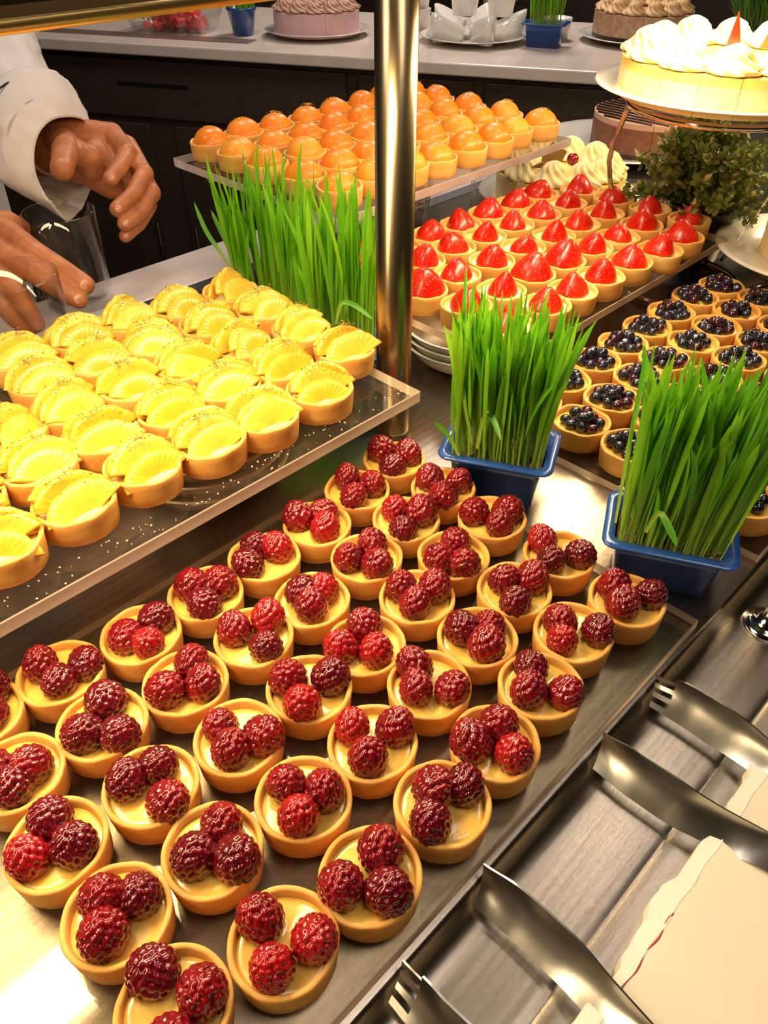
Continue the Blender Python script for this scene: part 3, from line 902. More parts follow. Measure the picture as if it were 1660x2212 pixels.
def grass_mesh(seed, n, wx, wy, lmin, lmax, z0, lean=(0, 0), m='grass', width=0.0030, spread=0.10):
    r = random.Random(seed)
    v, f, al, tn = [], [], [], []
    for i in range(n):
        tone = r.random() ** 1.6 * .85
        x, y = r.uniform(-wx / 2, wx / 2), r.uniform(-wy / 2, wy / 2)
        L = r.uniform(lmin, lmax) * (1 - 0.10 * ((2 * x / wx) ** 4 + (2 * y / wy) ** 4) / 2)
        if r.random() < .12:
            L *= r.uniform(.55, .85)
        wd = width * r.uniform(.7, 1.15)
        dirx = lean[0] + x / wx * spread * 1.6 + r.gauss(0, spread * .55)
        diry = lean[1] + y / wy * spread * 1.6 + r.gauss(0, spread * .55)
        bend = r.gauss(0, .35)
        ba = r.uniform(0, 6.28)
        fa = r.uniform(0, pi)
        tw = r.uniform(-.8, .8)
        ns = 9
        base = len(v)
        for k in range(ns + 1):
            t = k / ns
            h = L * t
            px = x + dirx * h + bend * L * .22 * t * t * t * math.cos(ba)
            py = y + diry * h + bend * L * .22 * t * t * t * math.sin(ba)
            pz = z0 + h * math.sqrt(max(.2, 1 - (dirx ** 2 + diry ** 2))) - abs(bend) * L * .06 * t ** 3
            sm_ = min(1, max(0, (t - .12) / .40))
            ww = wd * (0.30 + 0.66 * sm_ * sm_ * (3 - 2 * sm_)) * (1 - max(0, (t - .80) / .20) ** 2.0 * .97) / 2
            a = fa + tw * t
            cx, cy = math.cos(a), math.sin(a)
            tn += [tone] * 3
            v.append((px - cx * ww, py - cy * ww, pz)); al.append(t)
            v.append((px - cy * ww * .35, py + cx * ww * .35, pz)); al.append(t)
            v.append((px + cx * ww, py + cy * ww, pz)); al.append(t)
        for k in range(ns):
            for q in (0, 1):
                f.append((base + k * 3 + q, base + k * 3 + q + 1, base + k * 3 + q + 4, base + k * 3 + q + 3))
    me = make_mesh('grass', v, f, m)
    at = me.attributes.new('along', 'FLOAT', 'POINT')
    at.data.foreach_set('value', al)
    at = me.attributes.new('tone', 'FLOAT', 'POINT')
    at.data.foreach_set('value', tn)
    return me
def blade_mesh(pts, width, m='grass', seed=0):
    r = random.Random(seed)
    v, f, al = [], [], []
    n = len(pts)
    for k, p in enumerate(pts):
        t = k / (n - 1)
        ww = width * (0.45 + .55 * min(1, t * 1.8)) * (1 - max(0, (t - .7) / .3) ** 2 * .96) / 2
        d = (Vector(pts[min(k + 1, n - 1)]) - Vector(pts[max(k - 1, 0)])).normalized()
        to = (Vector((0, 0, CAM_Z)) - Vector(p)).normalized()
        s = d.cross(to).normalized()
        nn = s.cross(d)
        v += [tuple(Vector(p) - s * ww), tuple(Vector(p) - nn * ww * .35), tuple(Vector(p) + s * ww)]
        al += [t] * 3
    for k in range(n - 1):
        for q in (0, 1):
            f.append((k * 3 + q, k * 3 + q + 1, k * 3 + q + 4, k * 3 + q + 3))
    me = make_mesh('grass_blade', v, f, m)
    at = me.attributes.new('along', 'FLOAT', 'POINT')
    at.data.foreach_set('value', al)
    return me

def planter(loc, rz, label, seed, n, lmin, lmax, lean, spread=.10, m='grass', width=.003):
    t = thing('grass_planter', label, 'planter', loc, rz, 'blue pots of wheatgrass')
    ob('pot', POT, t)
    ob('soil', SOIL, t)
    r = random.Random(seed)
    pts = [(r.uniform(-.021, .021), r.uniform(-.033, .033), PHT - .0062 + r.uniform(0, .0012)) for _ in range(170)]
    ob('seed_husks', crumbs_mesh('seed_husks', 'seed_husk', pts, (.0008, .0019), seed), t, kind='stuff')
    ob('grass', grass_mesh(seed, n, PW - .020, PL - .018, lmin, lmax, PHT - .008, lean, m, width, spread), t, kind='stuff')
    return t
ROTP = math.radians(27)
pB = planter((0.4325, 0.146, 0), ROTP, 'blue pot of wheatgrass in front of the blueberry tray', 21, 330, .092, .138, (.10, -.06), .075, width=.0052)
pA = planter((0.430, 0.293, 0), ROTP, 'blue pot of wheatgrass beside the steel pole and white bowls', 22, 290, .092, .138, (.0, .0), .065, width=.0050)
pD = planter((0.460, 0.505, 0), math.radians(40), 'wheatgrass planter just left of the steel pole behind the pineapple tarts', 23, 125, .100, .168, (.0, .0), .055, width=.0050)
pC = planter((0.466, 0.612, 0), math.radians(40), 'wheatgrass planter farther from the pole, below the apricot tray', 24, 115, .100, .168, (-.01, .01), .07, width=.0050)

def stray(t, pts, wd=.0045):
    loc, rz = Vector(t.location), t.rotation_euler.z
    P_ = [PD(*q) for q in pts]
    Q = []
    for k in range(len(P_) - 1):
        p0, p1, p2, p3 = P_[max(k - 1, 0)], P_[k], P_[k + 1], P_[min(k + 2, len(P_) - 1)]
        for u in (0, .25, .5, .75):
            Q.append(.5 * ((2 * p1) + (p2 - p0) * u + (2 * p0 - 5 * p1 + 4 * p2 - p3) * u * u + (3 * p1 - p0 - 3 * p2 + p3) * u ** 3))
    Q.append(P_[-1])
    me = blade_mesh(Q, wd)
    M = Matrix.Rotation(-rz, 4, 'Z') @ Matrix.Translation(-loc)
    me.transform(M)
    ob('grass_blade', me, t)
stray(pA, [(1165, 990, .62), (1182, 880, .60), (1203, 790, .59), (1222, 700, .58)])
stray(pA, [(1170, 990, .62), (1212, 850, .60), (1245, 770, .59), (1282, 702, .585)])
stray(pA, [(1160, 985, .62), (1192, 870, .60), (1212, 780, .592), (1217, 690, .588)], .0035)
stray(pA, [(992, 985, .60), (968, 940, .595), (938, 911, .59)], .0035)
stray(pA, [(1030, 970, .60), (1048, 890, .585), (1066, 905, .58), (1083, 952, .575)])
stray(pA, [(1020, 960, .60), (1002, 850, .58), (1003, 700, .57), (1008, 572, .565)], .0035)
stray(pB, [(1395, 1150, .505), (1424, 1108, .495), (1446, 1140, .49), (1463, 1180, .488)], .0045)
stray(pB, [(1330, 1130, .52), (1360, 960, .50), (1392, 800, .49), (1392, 745, .488)], .0035)
stray(pB, [(1560, 1150, .53), (1600, 1040, .515), (1640, 960, .51), (1668, 900, .505)], .0045)
stray(pC, [(520, 610, .80), (480, 550, .79), (446, 500, .785), (419, 436, .78)])
stray(pC, [(524, 600, .80), (487, 520, .79), (456, 454, .785)])
stray(pD, [(726, 700, .70), (738, 655, .69), (768, 660, .69), (806, 690, .69)])

# ------------------------------------------------------------------ tongs
def tong_arm(parent, name, pts, prof, fork=False, label=None):
    """pts: centre line in (x,y) from tip to handle; prof: (s, z_low, z_high)"""
    n = 44
    P = [Vector(p) for p in pts]
    L = [0.0]
    for a, c in zip(P, P[1:]):
        L.append(L[-1] + (c - a).length)
    def cen(s):
        for i in range(len(P) - 1):
            if s <= L[i + 1] or i == len(P) - 2:
                q = (s - L[i]) / (L[i + 1] - L[i])
                return P[i].lerp(P[i + 1], q)
    def ht(s):
        for i in range(len(prof) - 1):
            if s <= prof[i + 1][0] or i == len(prof) - 2:
                q = min(1, max(0, (s - prof[i][0]) / (prof[i + 1][0] - prof[i][0])))
                q = q * q * (3 - 2 * q)
                return [prof[i][k] + (prof[i + 1][k] - prof[i][k]) * q for k in (1, 2)]
    b = MB()
    smax = L[-1]
    rowsn = 8
    v, f = [], []
    for i in range(n + 1):
        s = smax * (i / n) ** 1.25
        for j in range(rowsn + 1):
            q = j / rowsn
            slant = 0.010 * (1 - q) * max(0, 1 - s / 0.02) * 0
            c = cen(s)
            d = (cen(min(s + .004, smax)) - cen(max(s - .004, 0))).normalized()
            nrm = Vector((-d.y, d.x))
            zl, zh = ht(s)
            bow = 0.0026 * (1 - (2 * q - 1) ** 2) * (1 if s < .1 else .4)
            lean = 0.014 * (q - .5)
            pt = c + nrm * (bow + lean)
            sl = (1 - q) * 0.006 * max(0, 1 - s / 0.03)
            v.append((pt.x - d.x * sl * -1, pt.y - d.y * sl * -1, zl + (zh - zl) * q))
    for i in range(n):
        s = smax * ((i + .5) / n) ** 1.25
        for j in range(rowsn):
            if fork and s < 0.012 and j % 2 == 1:
                continue
            a = i * (rowsn + 1) + j
            f.append((a, a + rowsn + 1, a + rowsn + 2, a + 1))
    b.add(v, f)
    o = ob(name, b.mesh('tong_arm', 'tong_steel'), parent)
    so = o.modifiers.new('solid', 'SOLIDIFY')
    so.thickness = 0.0012
    so.offset = 0
    es = o.modifiers.new('split', 'EDGE_SPLIT')
    es.split_angle = 0.7
    if label:
        o['label'] = label
    return o
AP_PROF = [(0, -0.0035, 0.0120), (0.020, -0.004, 0.0165), (0.045, -0.004, 0.0175), (0.075, -0.001, 0.0150), (0.100, 0.0045, 0.0155), (0.135, 0.0070, 0.0170), (0.23, 0.0070, 0.0170)]
for k, (xa, xb, lab, fork_first) in enumerate([(0.331, 0.2705, 'steel cake tongs with a forked arm nearer the planters', True), (0.1625, 0.103, 'steel cake tongs at the bottom of the frame, fork toward the corner', False)]):
    t = thing('cake_tongs', lab, 'tongs', (0, 0, 0.0), 0, 'cake tongs lying across the steel channel')
    xm = (xa + xb) / 2
    for x, s in ((xa, 1), (xb, -1)):
        pts = [(x, 0.0965), (x + s * .0015, 0.070), (x + s * .0005, 0.040), (x - s * .004, 0.010), (x - s * .009, -0.025), (xm + s * .014, -0.10)]
        fk = (s > 0) == fork_first
        tong_arm(t, 'forked_arm' if fk else 'flat_arm', pts, AP_PROF, fk, 'arm with notched fork tip' if fk else 'arm with plain spatula tip')
    b = MB()
    pts = [Vector((xm + .014 * math.cos(a), -0.10 - .014 * math.sin(a), 0.012)) for a in np.linspace(0, pi, 12)]
    v, f = [], []
    for p in pts:
        v += [(p.x, p.y, 0.007), (p.x, p.y, 0.017)]
    for i in range(11):
        f.append((2 * i, 2 * i + 2, 2 * i + 3, 2 * i + 1))
    b.add(v, f)
    o = ob('spring_bend', b.mesh('tong_bend', 'tong_steel'), t)
    so = o.modifiers.new('solid', 'SOLIDIFY'); so.thickness = .0012; so.offset = 0

# ------------------------------------------------------------------ cakes
def wedge_mesh(R, h, a0, a1, mats, layers, gap=0.0013, n=8):
    """one slice; layers = list of (z0,z1,mat index)"""
    b = MB()
    mid = (a0 + a1) / 2
    ox, oy = gap * math.cos(mid), gap * math.sin(mid)
    for (z0, z1, mi) in layers:
        arc = [(ox + R * math.cos(a0 + (a1 - a0) * k / n), oy + R * math.sin(a0 + (a1 - a0) * k / n)) for k in range(n + 1)]
        ring = [(ox, oy)] + arc
        v = [(x, y, z0) for x, y in ring] + [(x, y, z1) for x, y in ring]
        m = len(ring)
        f = [tuple(range(m))[::-1], tuple(range(m, 2 * m))]
        for k in range(m):
            k2 = (k + 1) % m
            f.append((k, k2, m + k2, m + k))
        b.add(v, f, mi)
    return b.mesh('cake_slice', mats, False)
def rosette_mesh(R, H, m, ridges=8, twist=2.6, seed=0):
    r = random.Random(seed)
    prof = []
    N = 18
    for i in range(N + 1):
        t = i / N
        rad = R * (math.cos(t * pi / 2) ** .75) * (1 + .12 * math.sin(t * 3 * pi))
        prof.append((max(rad, 0) if i < N else 0, H * t))
    prof[0] = (R * .86, 0)
    ph = r.uniform(0, 6)
    b = MB()
    b.lathe(prof, ridges * 8, fn=lambda a, q, z, i: (q * (1 + .24 * abs(math.cos((ridges / 2) * (a + twist * z / H) + ph)) * 1.0 - .12), z + .0006 * math.cos(ridges * (a + twist * z / H) + 2 * ph)))
    return b.mesh('rosette', m)
def plate_mesh(R):
    b = MB(); b.lathe([(0, 0.0), (R * .55, 0.0), (R * .60, 0.003), (R * .93, 0.0135), (R * .985, 0.0155), (R, 0.0165), (R * .985, 0.0178), (R * .92, 0.0165), (R * .66, 0.0085), (R * .58, 0.006), (0, 0.006)], 72)
    return b.mesh('plate', 'porcelain')
def sliced_cake(name, label, loc, R, h, nsl, mats, layers, ros, rot=0.0, group=None):
    t = thing(name, label, 'cake', loc, rot, group)
    for k in range(nsl):
        ob('cake_slice', wedge_mesh(R, h, 2 * pi * k / nsl, 2 * pi * (k + 1) / nsl, mats, layers), t)
    if ros:
        rm, rr, n, rad = ros
        for k in range(n):
            a = 2 * pi * (k + .5) / n
            ob('rosette', rm, t, (rad * math.cos(a), rad * math.sin(a), h), (0, 0, random.uniform(0, 6)), random.uniform(.93, 1.05))
    return t
# tall cream cake on the tiered stand
SX, SY, SZ = 0.873, 0.376, 0.2045
o = ob('dinner_plate', plate_mesh(0.129), None, (SX, SY, SZ)); tag(o, 'white plate on the top tier holding the bright cream cake', 'plate')
RW = rosette_mesh(.0235, .024, 'whipped', 8, 2.4, 1)
cc = sliced_cake('cream_cake', 'bright cream cake with piped rosettes on the top tier', (SX, SY, SZ + .0062), .104, .034, 18, ['cake_cream', 'cake_yellow'], [(0, .026, 0), (.026, .034, 1)], (RW, .02, 12, .080), .2)
def shard(parent, name, m, loc, pts, rot=(0, 0, 0), th=.0012):
    b = MB()
    n = len(pts)
    v = [(x, -th / 2, z) for x, z in pts] + [(x, th / 2, z) for x, z in pts]
    f = [tuple(range(n)), tuple(range(n, 2 * n))[::-1]] + [(k, k + n, (k + 1) % n + n, (k + 1) % n) for k in range(n)]
    b.add(v, f)
    return ob(name, b.mesh(name, m, False), parent, loc, rot)
shard(cc, 'red_shard', 'red_candy', (-.030, -.006, .036), [(-.010, 0), (.012, .0), (-.003, .040)], (0, .0, -.75))
shard(cc, 'chocolate_shard', 'choc_curl', (.010, -.030, .042), [(-.010, 0), (.010, .0), (.006, .038), (.0, .03)], (0, .1, -.7))
shard(cc, 'chocolate_shard', 'choc_dark', (.020, -.045, .042), [(-.010, 0), (.010, .0), (.008, .018), (-.003, .026)], (0, .1, -.9))
shard(cc, 'orange_leaf', 'choc_curl', (.0, -.060, .052), [(-.018, 0), (.0, -.007), (.018, .0), (.0, .006)], (0.5, .1, -.7))
# tiered wire stand
st = thing('cake_stand', 'curved chrome wire cake stand with two tiers', 'cake stand', (SX, SY, 0))
b = MB()
ring = lambda R, z, cx=0, cy=0, n=64: [(cx + R * math.cos(2 * pi * k / n), cy + R * math.sin(2 * pi * k / n), z) for k in range(n + 1)]
b.tube(ring(.090, .2008), .0036, 10)
ob('top_ring', b.mesh('stand_ring', 'chrome'), st)
P2X, P2Y, P2Z = 0.985, 0.262, 0.034
b = MB(); b.tube(ring(.078, P2Z - .0042, P2X - SX, P2Y - SY), .0034, 10)
ob('lower_ring', b.mesh('stand_ring_low', 'chrome'), st)
for pts in ([(.850, .462, .2008), (.847, .466, .180), (.862, .482, .150), (.880, .494, .122), (.900, .498, .090), (.925, .494, .050), (.945, .480, .018), (.955, .468, .0042)],
            [(.955, .340, .2008), (.985, .335, .180), (1.010, .340, .140), (1.020, .350, .090), (1.005, .362, .040), (.985, .372, .0042)],
            [(.880, .287, .2008), (.895, .262, .185), (.925, .240, .140), (.945, .232, .090), (.955, .234, .050), (.950, .240, .0298)]):
    b = MB()
    P_ = [Vector(p) - Vector((SX, SY, 0)) for p in pts]
    q = [P_[0]]
    for a_, c_ in zip(P_, P_[1:]):
        q += [a_.lerp(c_, .5), c_]
    b.tube(q, .0030, 10)
    ob('leg', b.mesh('stand_leg', 'chrome'), st)
b = MB()
b.tube([(.06, -.067, .004), (.085, -.085, .012), (.10, -.105, .0298)], .0034, 10)
b.tube(ring(.075, .0042, .02, .01, 48), .0034, 10)
ob('base_wire', b.mesh('stand_base', 'chrome'), st)
# lower plate and cake
o = ob('dinner_plate', plate_mesh(0.118), None, (P2X, P2Y, P2Z)); tag(o, 'white plate at the right edge holding a rosette cake', 'plate')
RY = rosette_mesh(.022, .026, 'whipped_yellow', 8, 2.4, 4)
sliced_cake('rosette_cake', 'cream cake cut off by the right edge on the lower plate', (P2X + .012, P2Y - .012, P2Z + .0062), .080, .045, 12, ['cake_cream', 'cake_yellow'], [(0, .028, 0), (.028, .045, 1)], (RY, .02, 9, .058))
# potted shrub under the stand
sh = thing('potted_shrub', 'small artificial shrub in a black pot under the cake stand', 'plant', (0.985, 0.412, 0))
b = MB(); b.lathe([(0, 0), (.029, 0), (.031, .002), (.040, .062), (.042, .064), (.042, .068), (.038, .068), (.036, .058), (0, .058)], 40)
ob('pot', b.mesh('shrub_pot', 'black_pot'), sh)
def shrub(seed, nb, nl, rad, z0, z1, squash=1.0, leaf=.008):
    r = random.Random(seed)
    b = MB(); lv, lf, al, lm = [], [], [], []
    for i in range(nb):
        a = r.uniform(0, 6.28)
        el = r.uniform(.15, 1.35)
        L = rad * r.uniform(.75, 1.1)
        end = Vector((L * math.cos(a) * math.cos(el) * 1.15, L * math.sin(a) * math.cos(el) * 1.15, z0 + (z1 - z0) * math.sin(el) * r.uniform(.7, 1.05) - .012 * math.cos(el)))
        st0 = Vector((r.uniform(-.012, .012), r.uniform(-.012, .012), z0 - .006))
        mid = st0.lerp(end, .5) + Vector((r.uniform(-.01, .01), r.uniform(-.01, .01), .018))
        pts = [st0 * (1 - t) ** 2 + mid * 2 * t * (1 - t) + end * t * t for t in np.linspace(0, 1, 9)]
        b.tube(pts, [.0016 * (1 - .6 * t) for t in np.linspace(0, 1, 9)], 5)
        for j in range(nl):
            t = r.uniform(.30, 1.0)
            p = st0 * (1 - t) ** 2 + mid * 2 * t * (1 - t) + end * t * t
            d = Vector((r.gauss(0, 1), r.gauss(0, 1), r.gauss(.35, 1))).normalized()
            s = d.orthogonal().normalized()
            s = Matrix.Rotation(r.uniform(0, 6.28), 3, d) @ s
            l = leaf * r.uniform(.6, 1.2)
            pale = 1 if (r.random() < .16 and t > .7) else 0
            p = p + d * .002
            base = len(lv)
            nn = d.cross(s)
            for (u_, w_, q_) in ((0, 0, 0), (.35, .26, .06), (.7, .24, .08), (1, 0, 0), (.7, -.24, .08), (.35, -.26, .06)):
                lv.append(tuple(p + d * l * u_ + s * l * w_ + nn * l * q_)); al.append(u_)
            lf += [(base, base + 1, base + 2, base + 3), (base, base + 3, base + 4, base + 5)]
            lm += [pale, pale]
    br = b.mesh('branches', 'stem')
    me = make_mesh('leaves', lv, lf, ['shrub_leaf', 'shrub_leaf_pale'], True, lm)
    at = me.attributes.new('along', 'FLOAT', 'POINT'); at.data.foreach_set('value', al)
    return br, me
br, lv = shrub(3, 80, 46, .092, .062, .180, leaf=.0115)
ob('branches', br, sh); ob('leaves', lv, sh, kind='stuff')

# cakes behind the strawberry tray
CX, CY = 1.035, 0.655
o = ob('dinner_plate', plate_mesh(.118), None, (CX, CY, 0.0)); tag(o, 'white plate on the counter under the yellow rosette cake', 'plate')
RC = rosette_mesh(.026, .030, 'whipped_yellow', 9, 1.6, 9)
yc = sliced_cake('yellow_cake', 'pale yellow rosette cake behind the strawberry and apricot trays', (CX, CY, .0062), .092, .040, 12, ['cake_cream', 'cake_yellow'], [(0, .034, 0), (.034, .040, 1)], (RC, .02, 10, .066), .1)
b = MB(); b.ell((0, 0, 0), (.0085, .0085, .0085), 20, 12)
ob('cherry', b.mesh('cherry', 'cherry'), yc, (-.030, -.030, .066))
shard(yc, 'chocolate_curl', 'choc_curl', (-.045, -.005, .060), [(-.014, 0), (.014, 0), (.018, .018), (-.006, .030), (-.016, .014)], (.2, .1, -.8))
shard(yc, 'chocolate_curl', 'choc_curl', (-.062, -.004, .058), [(-.020, 0), (.022, -.003), (.010, .008), (-.010, .009)], (.6, .1, -.6))
HX, HY = 1.335, 0.735
o = ob('dinner_plate', plate_mesh(.140), None, (HX, HY, 0.0)); tag(o, 'white plate under the chocolate cake behind the cake stand', 'plate')
hc = sliced_cake('chocolate_cake', 'chocolate mousse cake with dark striped topping behind the cake stand', (HX + .035, HY - .035, .0062), .098, .055, 12, ['choc_cake', 'choc_dark', 'pink_rosette'], [(0, .008, 1), (.008, .047, 0), (.047, .055, 2)], None)
for k in range(12):
    b = MB()
    x = -.085 + .0155 * k
    hw = math.sqrt(max(.0001, .096 ** 2 - x * x))
    b.tube([(x, -hw, .056), (x, hw, .056)], .0022, 6)
    ob('icing_stripe', b.mesh('icing_stripe', 'choc_dark'), hc)

# ------------------------------------------------------------------ glasses and the cook
def tumbler(name, label, loc, R, H, tilt=(0, 0)):
    b = MB(); b.lathe([(0, 0), (R * .90, 0), (R * .95, .003), (R * .965, .02), (R, H - .001), (R - .0008, H), (R - .0018, H - .0006), (R * .965 - .0022, .02), (R * .92 - .0022, .010), (0, .009)], 64)
    o = ob(name, b.mesh('tumbler', 'glass'), None, loc, (tilt[0], tilt[1], 0))
    return tag(o, label, 'glass', 'clear tumblers by the cook')
g1 = PD(124, 455, .845)
tumbler('glass_tumbler', 'clear tumbler held by the cook behind the pineapple tarts', (g1.x, g1.y, 0.0), .0385, g1.z)
g2 = PD(20, 592, .70)
tumbler('glass_tumbler', 'clear tumbler nearest the left edge, in front of the fingers', (g2.x, g2.y, 0.0), .0405, g2.z)

def capsule(b, p0, r0, p1, r1, seg=14, rings=5):
    p0, p1 = Vector(p0), Vector(p1)
    d = (p1 - p0)
    L = d.length
    d.normalize()
    u = d.orthogonal().normalized()
    w_ = d.cross(u)
    R = []
    for i in range(rings + 1):
        a = -pi / 2 + pi / 2 * i / rings
        R.append((p0 + d * r0 * math.sin(a), max(1e-5, r0 * math.cos(a))))
    for i in range(rings + 1):
        a = pi / 2 * i / rings
        R.append((p1 + d * r1 * math.sin(a), max(1e-5, r1 * math.cos(a))))
    v, f = [], []
    for c, r in R:
        for k in range(seg):
            a = 2 * pi * k / seg
            v.append(c + (u * math.cos(a) + w_ * math.sin(a)) * r)
    for i in range(len(R) - 1):
        for k in range(seg):
            k2 = (k + 1) % seg
            f.append((i * seg + k, i * seg + k2, (i + 1) * seg + k2, (i + 1) * seg + k))
    f.append(tuple(range(seg))[::-1]); f.append(tuple(range((len(R) - 1) * seg, len(R) * seg)))
    b.add(v, f)
def HC(cx, cy, zc):
    """hand study coordinates (3.952 px per photo px, origin 0,200)"""
    return PD(cx / 3.952, 200 + cy / 3.952, zc)
hb = MB()
nails = []
def chain(pts):
    for (p0, r0), (p1, r1) in zip(pts, pts[1:]):
        capsule(hb, p0, r0, p1, r1)
k_ = 1 / 3.952 / 1700.0
def rad(cpx, zc):
    return cpx * k_ * zc
# hand reaching over the glass: wrist enters from the loose cuff on the left
W = (HC(330, 500, .985), .030)
WR = (HC(470, 470, .960), .0270)
FA = (HC(-250, 420, 1.10), .036)
chain([FA, W, WR])
# palm: fan of metacarpals
I_M = (HC(960, 350, .955), .0128); M_M = (HC(1085, 455, .958), .0128); R_M = (HC(1160, 610, .958), .0122); P_M = (HC(1185, 760, .955), .0115)
for q, (x, y) in zip((I_M, M_M, R_M, P_M), ((560, 360), (580, 440), (600, 540), (620, 620))):
    chain([(HC(x, y, .955), .0200), ((HC(x, y, .955).lerp(q[0], .55)), .0165), q])
chain([(HC(700, 640, .945), .018), (HC(950, 800, .945), .0150)])
chain([(HC(820, 520, .94), .016), (HC(980, 640, .945), .0150)])
# index, middle, ring, little
chain([I_M, (HC(1090, 520, .930), .0108), (HC(1020, 640, .905), .0095), (HC(945, 735, .890), .0088)])
chain([M_M, (HC(1235, 700, .930), .0108), (HC(1130, 880, .905), .0096), (HC(1000, 995, .890), .0090)])
chain([R_M, (HC(1300, 860, .935), .0102), (HC(1200, 1020, .915), .0092), (HC(1065, 1120, .900), .0086)])
chain([P_M, (HC(1280, 960, .945), .0090), (HC(1190, 1120, .930), .0082), (HC(1070, 1225, .915), .0076)])
for (x, y, z_, r_) in ((1092, 520, .930, .0112), (1235, 700, .930, .0112), (1300, 860, .935, .0106)):
    c_ = HC(x, y, z_)
    capsule(hb, c_, r_, c_ + Vector((0, 0, .001)), r_)
# thumb pointing at the viewer
chain([(HC(520, 400, .940), .0200), (HC(560, 480, .905), .0165), (HC(545, 580, .875), .0135), (HC(530, 655, .858), .0128)])
chain([(HC(560, 480, .92), .016), (HC(750, 560, .915), .0160), (HC(790, 650, .925), .0145)])
nails += [(HC(972, 715, .878), HC(945, 735, .890), .0055), (HC(1030, 985, .879), HC(1000, 995, .890), .0056), (HC(1090, 1105, .889), HC(1065, 1120, .900), .0053), (HC(1090, 1205, .905), HC(1070, 1225, .915), .0045)]
# hand gripping the glass
z = .800
B0 = (HC(-560, 1120, .86), .034); B1 = (HC(-260, 1220, .82), .030)
chain([B0, B1])
F1M = (HC(60, 1200, .80), .0140); F2M = (HC(20, 1390, .79), .0140); F3M = (HC(-40, 1560, .785), .0130); F4M = (HC(-110, 1700, .785), .0122)
for q, (x, y) in zip((F1M, F2M, F3M, F4M), ((-230, 1140), (-240, 1240), (-250, 1340), (-260, 1420))):
    chain([(HC(x, y, .815), .020), (HC(x, y, .815).lerp(q[0], .6), .0175), q])
chain([F1M, (HC(300, 1370, .785), .0120), (HC(560, 1530, .785), .0108), (HC(730, 1640, .79), .0096)])
chain([F2M, (HC(300, 1540, .775), .0116), (HC(520, 1680, .78), .0104), (HC(670, 1765, .785), .0094)])
chain([F3M, (HC(130, 1700, .775), .0112), (HC(230, 1850, .785), .0100), (HC(310, 1975, .795), .0090)])
chain([F4M, (HC(30, 1820, .780), .0102), (HC(130, 1930, .79), .0094), (HC(240, 2040, .80), .0084)])
chain([(HC(-200, 1130, .83), .016), (HC(60, 1110, .85), .0130), (HC(170, 1160, .868), .0115)])
nails += [(HC(757, 1640, .780), HC(700, 1640, .79), .0068), (HC(695, 1768, .7755), HC(650, 1760, .785), .0062)]
pm = thing('person', 'cook in a white long-sleeved jacket reaching over glasses at left', 'person', (0, 0, 0))
body = ob('body', hb.mesh('body', 'skin'), pm)
rm = body.modifiers.new('remesh', 'REMESH'); rm.mode = 'VOXEL'; rm.voxel_size = 0.0017; rm.use_smooth_shade = True
sm = body.modifiers.new('smooth', 'SMOOTH'); sm.factor = .5; sm.iterations = 5
body['label'] = 'brown hands with curled fingers'
for (tip, cen, s) in nails:
    n = (tip - cen).normalized()
    view = (Vector((0, 0, CAM_Z)) - tip).normalized()
    nz = (n * .75 + view * .6).normalized()
    ax = nz.orthogonal().normalized()
    M = Matrix((ax, nz.cross(ax), nz)).transposed()
    b = MB(); b.ell((0, 0, 0), (s * .85, s * .72, .0014), 16, 8, M=M)
    c = cen + nz * (s * 1.42)
    ob('fingernail', b.mesh('fingernail', 'nail'), body, c)
# sleeve
def ring_pts(lst):
    return [PD(*q) for q in lst]
cuff = ring_pts([(194, 268, .955), (176, 256, .93), (150, 252, .905), (122, 254, .885), (97, 268, .875), (80, 296, .87), (72, 334, .868), (76, 374, .87), (92, 414, .875), (112, 444, .885), (132, 470, .90),
                 (146, 484, .915), (160, 470, .94), (178, 446, .965), (194, 420, .985), (198, 385, 1.0), (199, 340, 1.0), (199, 300, .985)])
up1 = ring_pts([(188, 235, .975), (165, 212, .935), (135, 200, .90), (100, 198, .88), (65, 208, .87), (35, 235, .862), (18, 280, .86), (14, 330, .862), (28, 378, .868), (52, 412, .88), (84, 440, .90),
                (112, 455, .93), (140, 446, .96), (165, 420, .985), (180, 390, 1.0), (190, 350, 1.01), (194, 305, 1.01), (193, 268, 1.0)])
up2 = ring_pts([(158, 196, 1.0), (138, 172, .96), (108, 156, .92), (70, 150, .90), (30, 156, .885), (-8, 180, .875), (-30, 225, .87), (-36, 280, .87), (-26, 335, .875), (-4, 375, .885), (26, 402, .905),
                (60, 414, .94), (92, 405, .975), (118, 380, 1.0), (138, 348, 1.02), (150, 310, 1.03), (158, 265, 1.03), (162, 226, 1.02)])
up3 = ring_pts([(96, 140, 1.05), (84, 118, 1.01), (55, 106, .97), (20, 104, .95), (-25, 110, .93), (-65, 132, .92), (-90, 175, .915), (-98, 225, .915), (-90, 280, .92), (-70, 318, .93), (-42, 345, .95),
                (-10, 352, .98), (20, 340, 1.01), (46, 315, 1.04), (66, 285, 1.06), (80, 248, 1.07), (90, 208, 1.07), (96, 170, 1.07)])
up4 = ring_pts([(70, 40, 1.16), (58, 10, 1.12), (28, -10, 1.08), (-10, -20, 1.05), (-60, -16, 1.03), (-110, 5, 1.02), (-140, 50, 1.02), (-150, 105, 1.02), (-145, 160, 1.03), (-125, 200, 1.04), (-95, 225, 1.06),
                (-60, 232, 1.09), (-28, 222, 1.12), (0, 200, 1.15), (26, 170, 1.17), (45, 135, 1.18), (60, 100, 1.18), (70, 70, 1.18)])
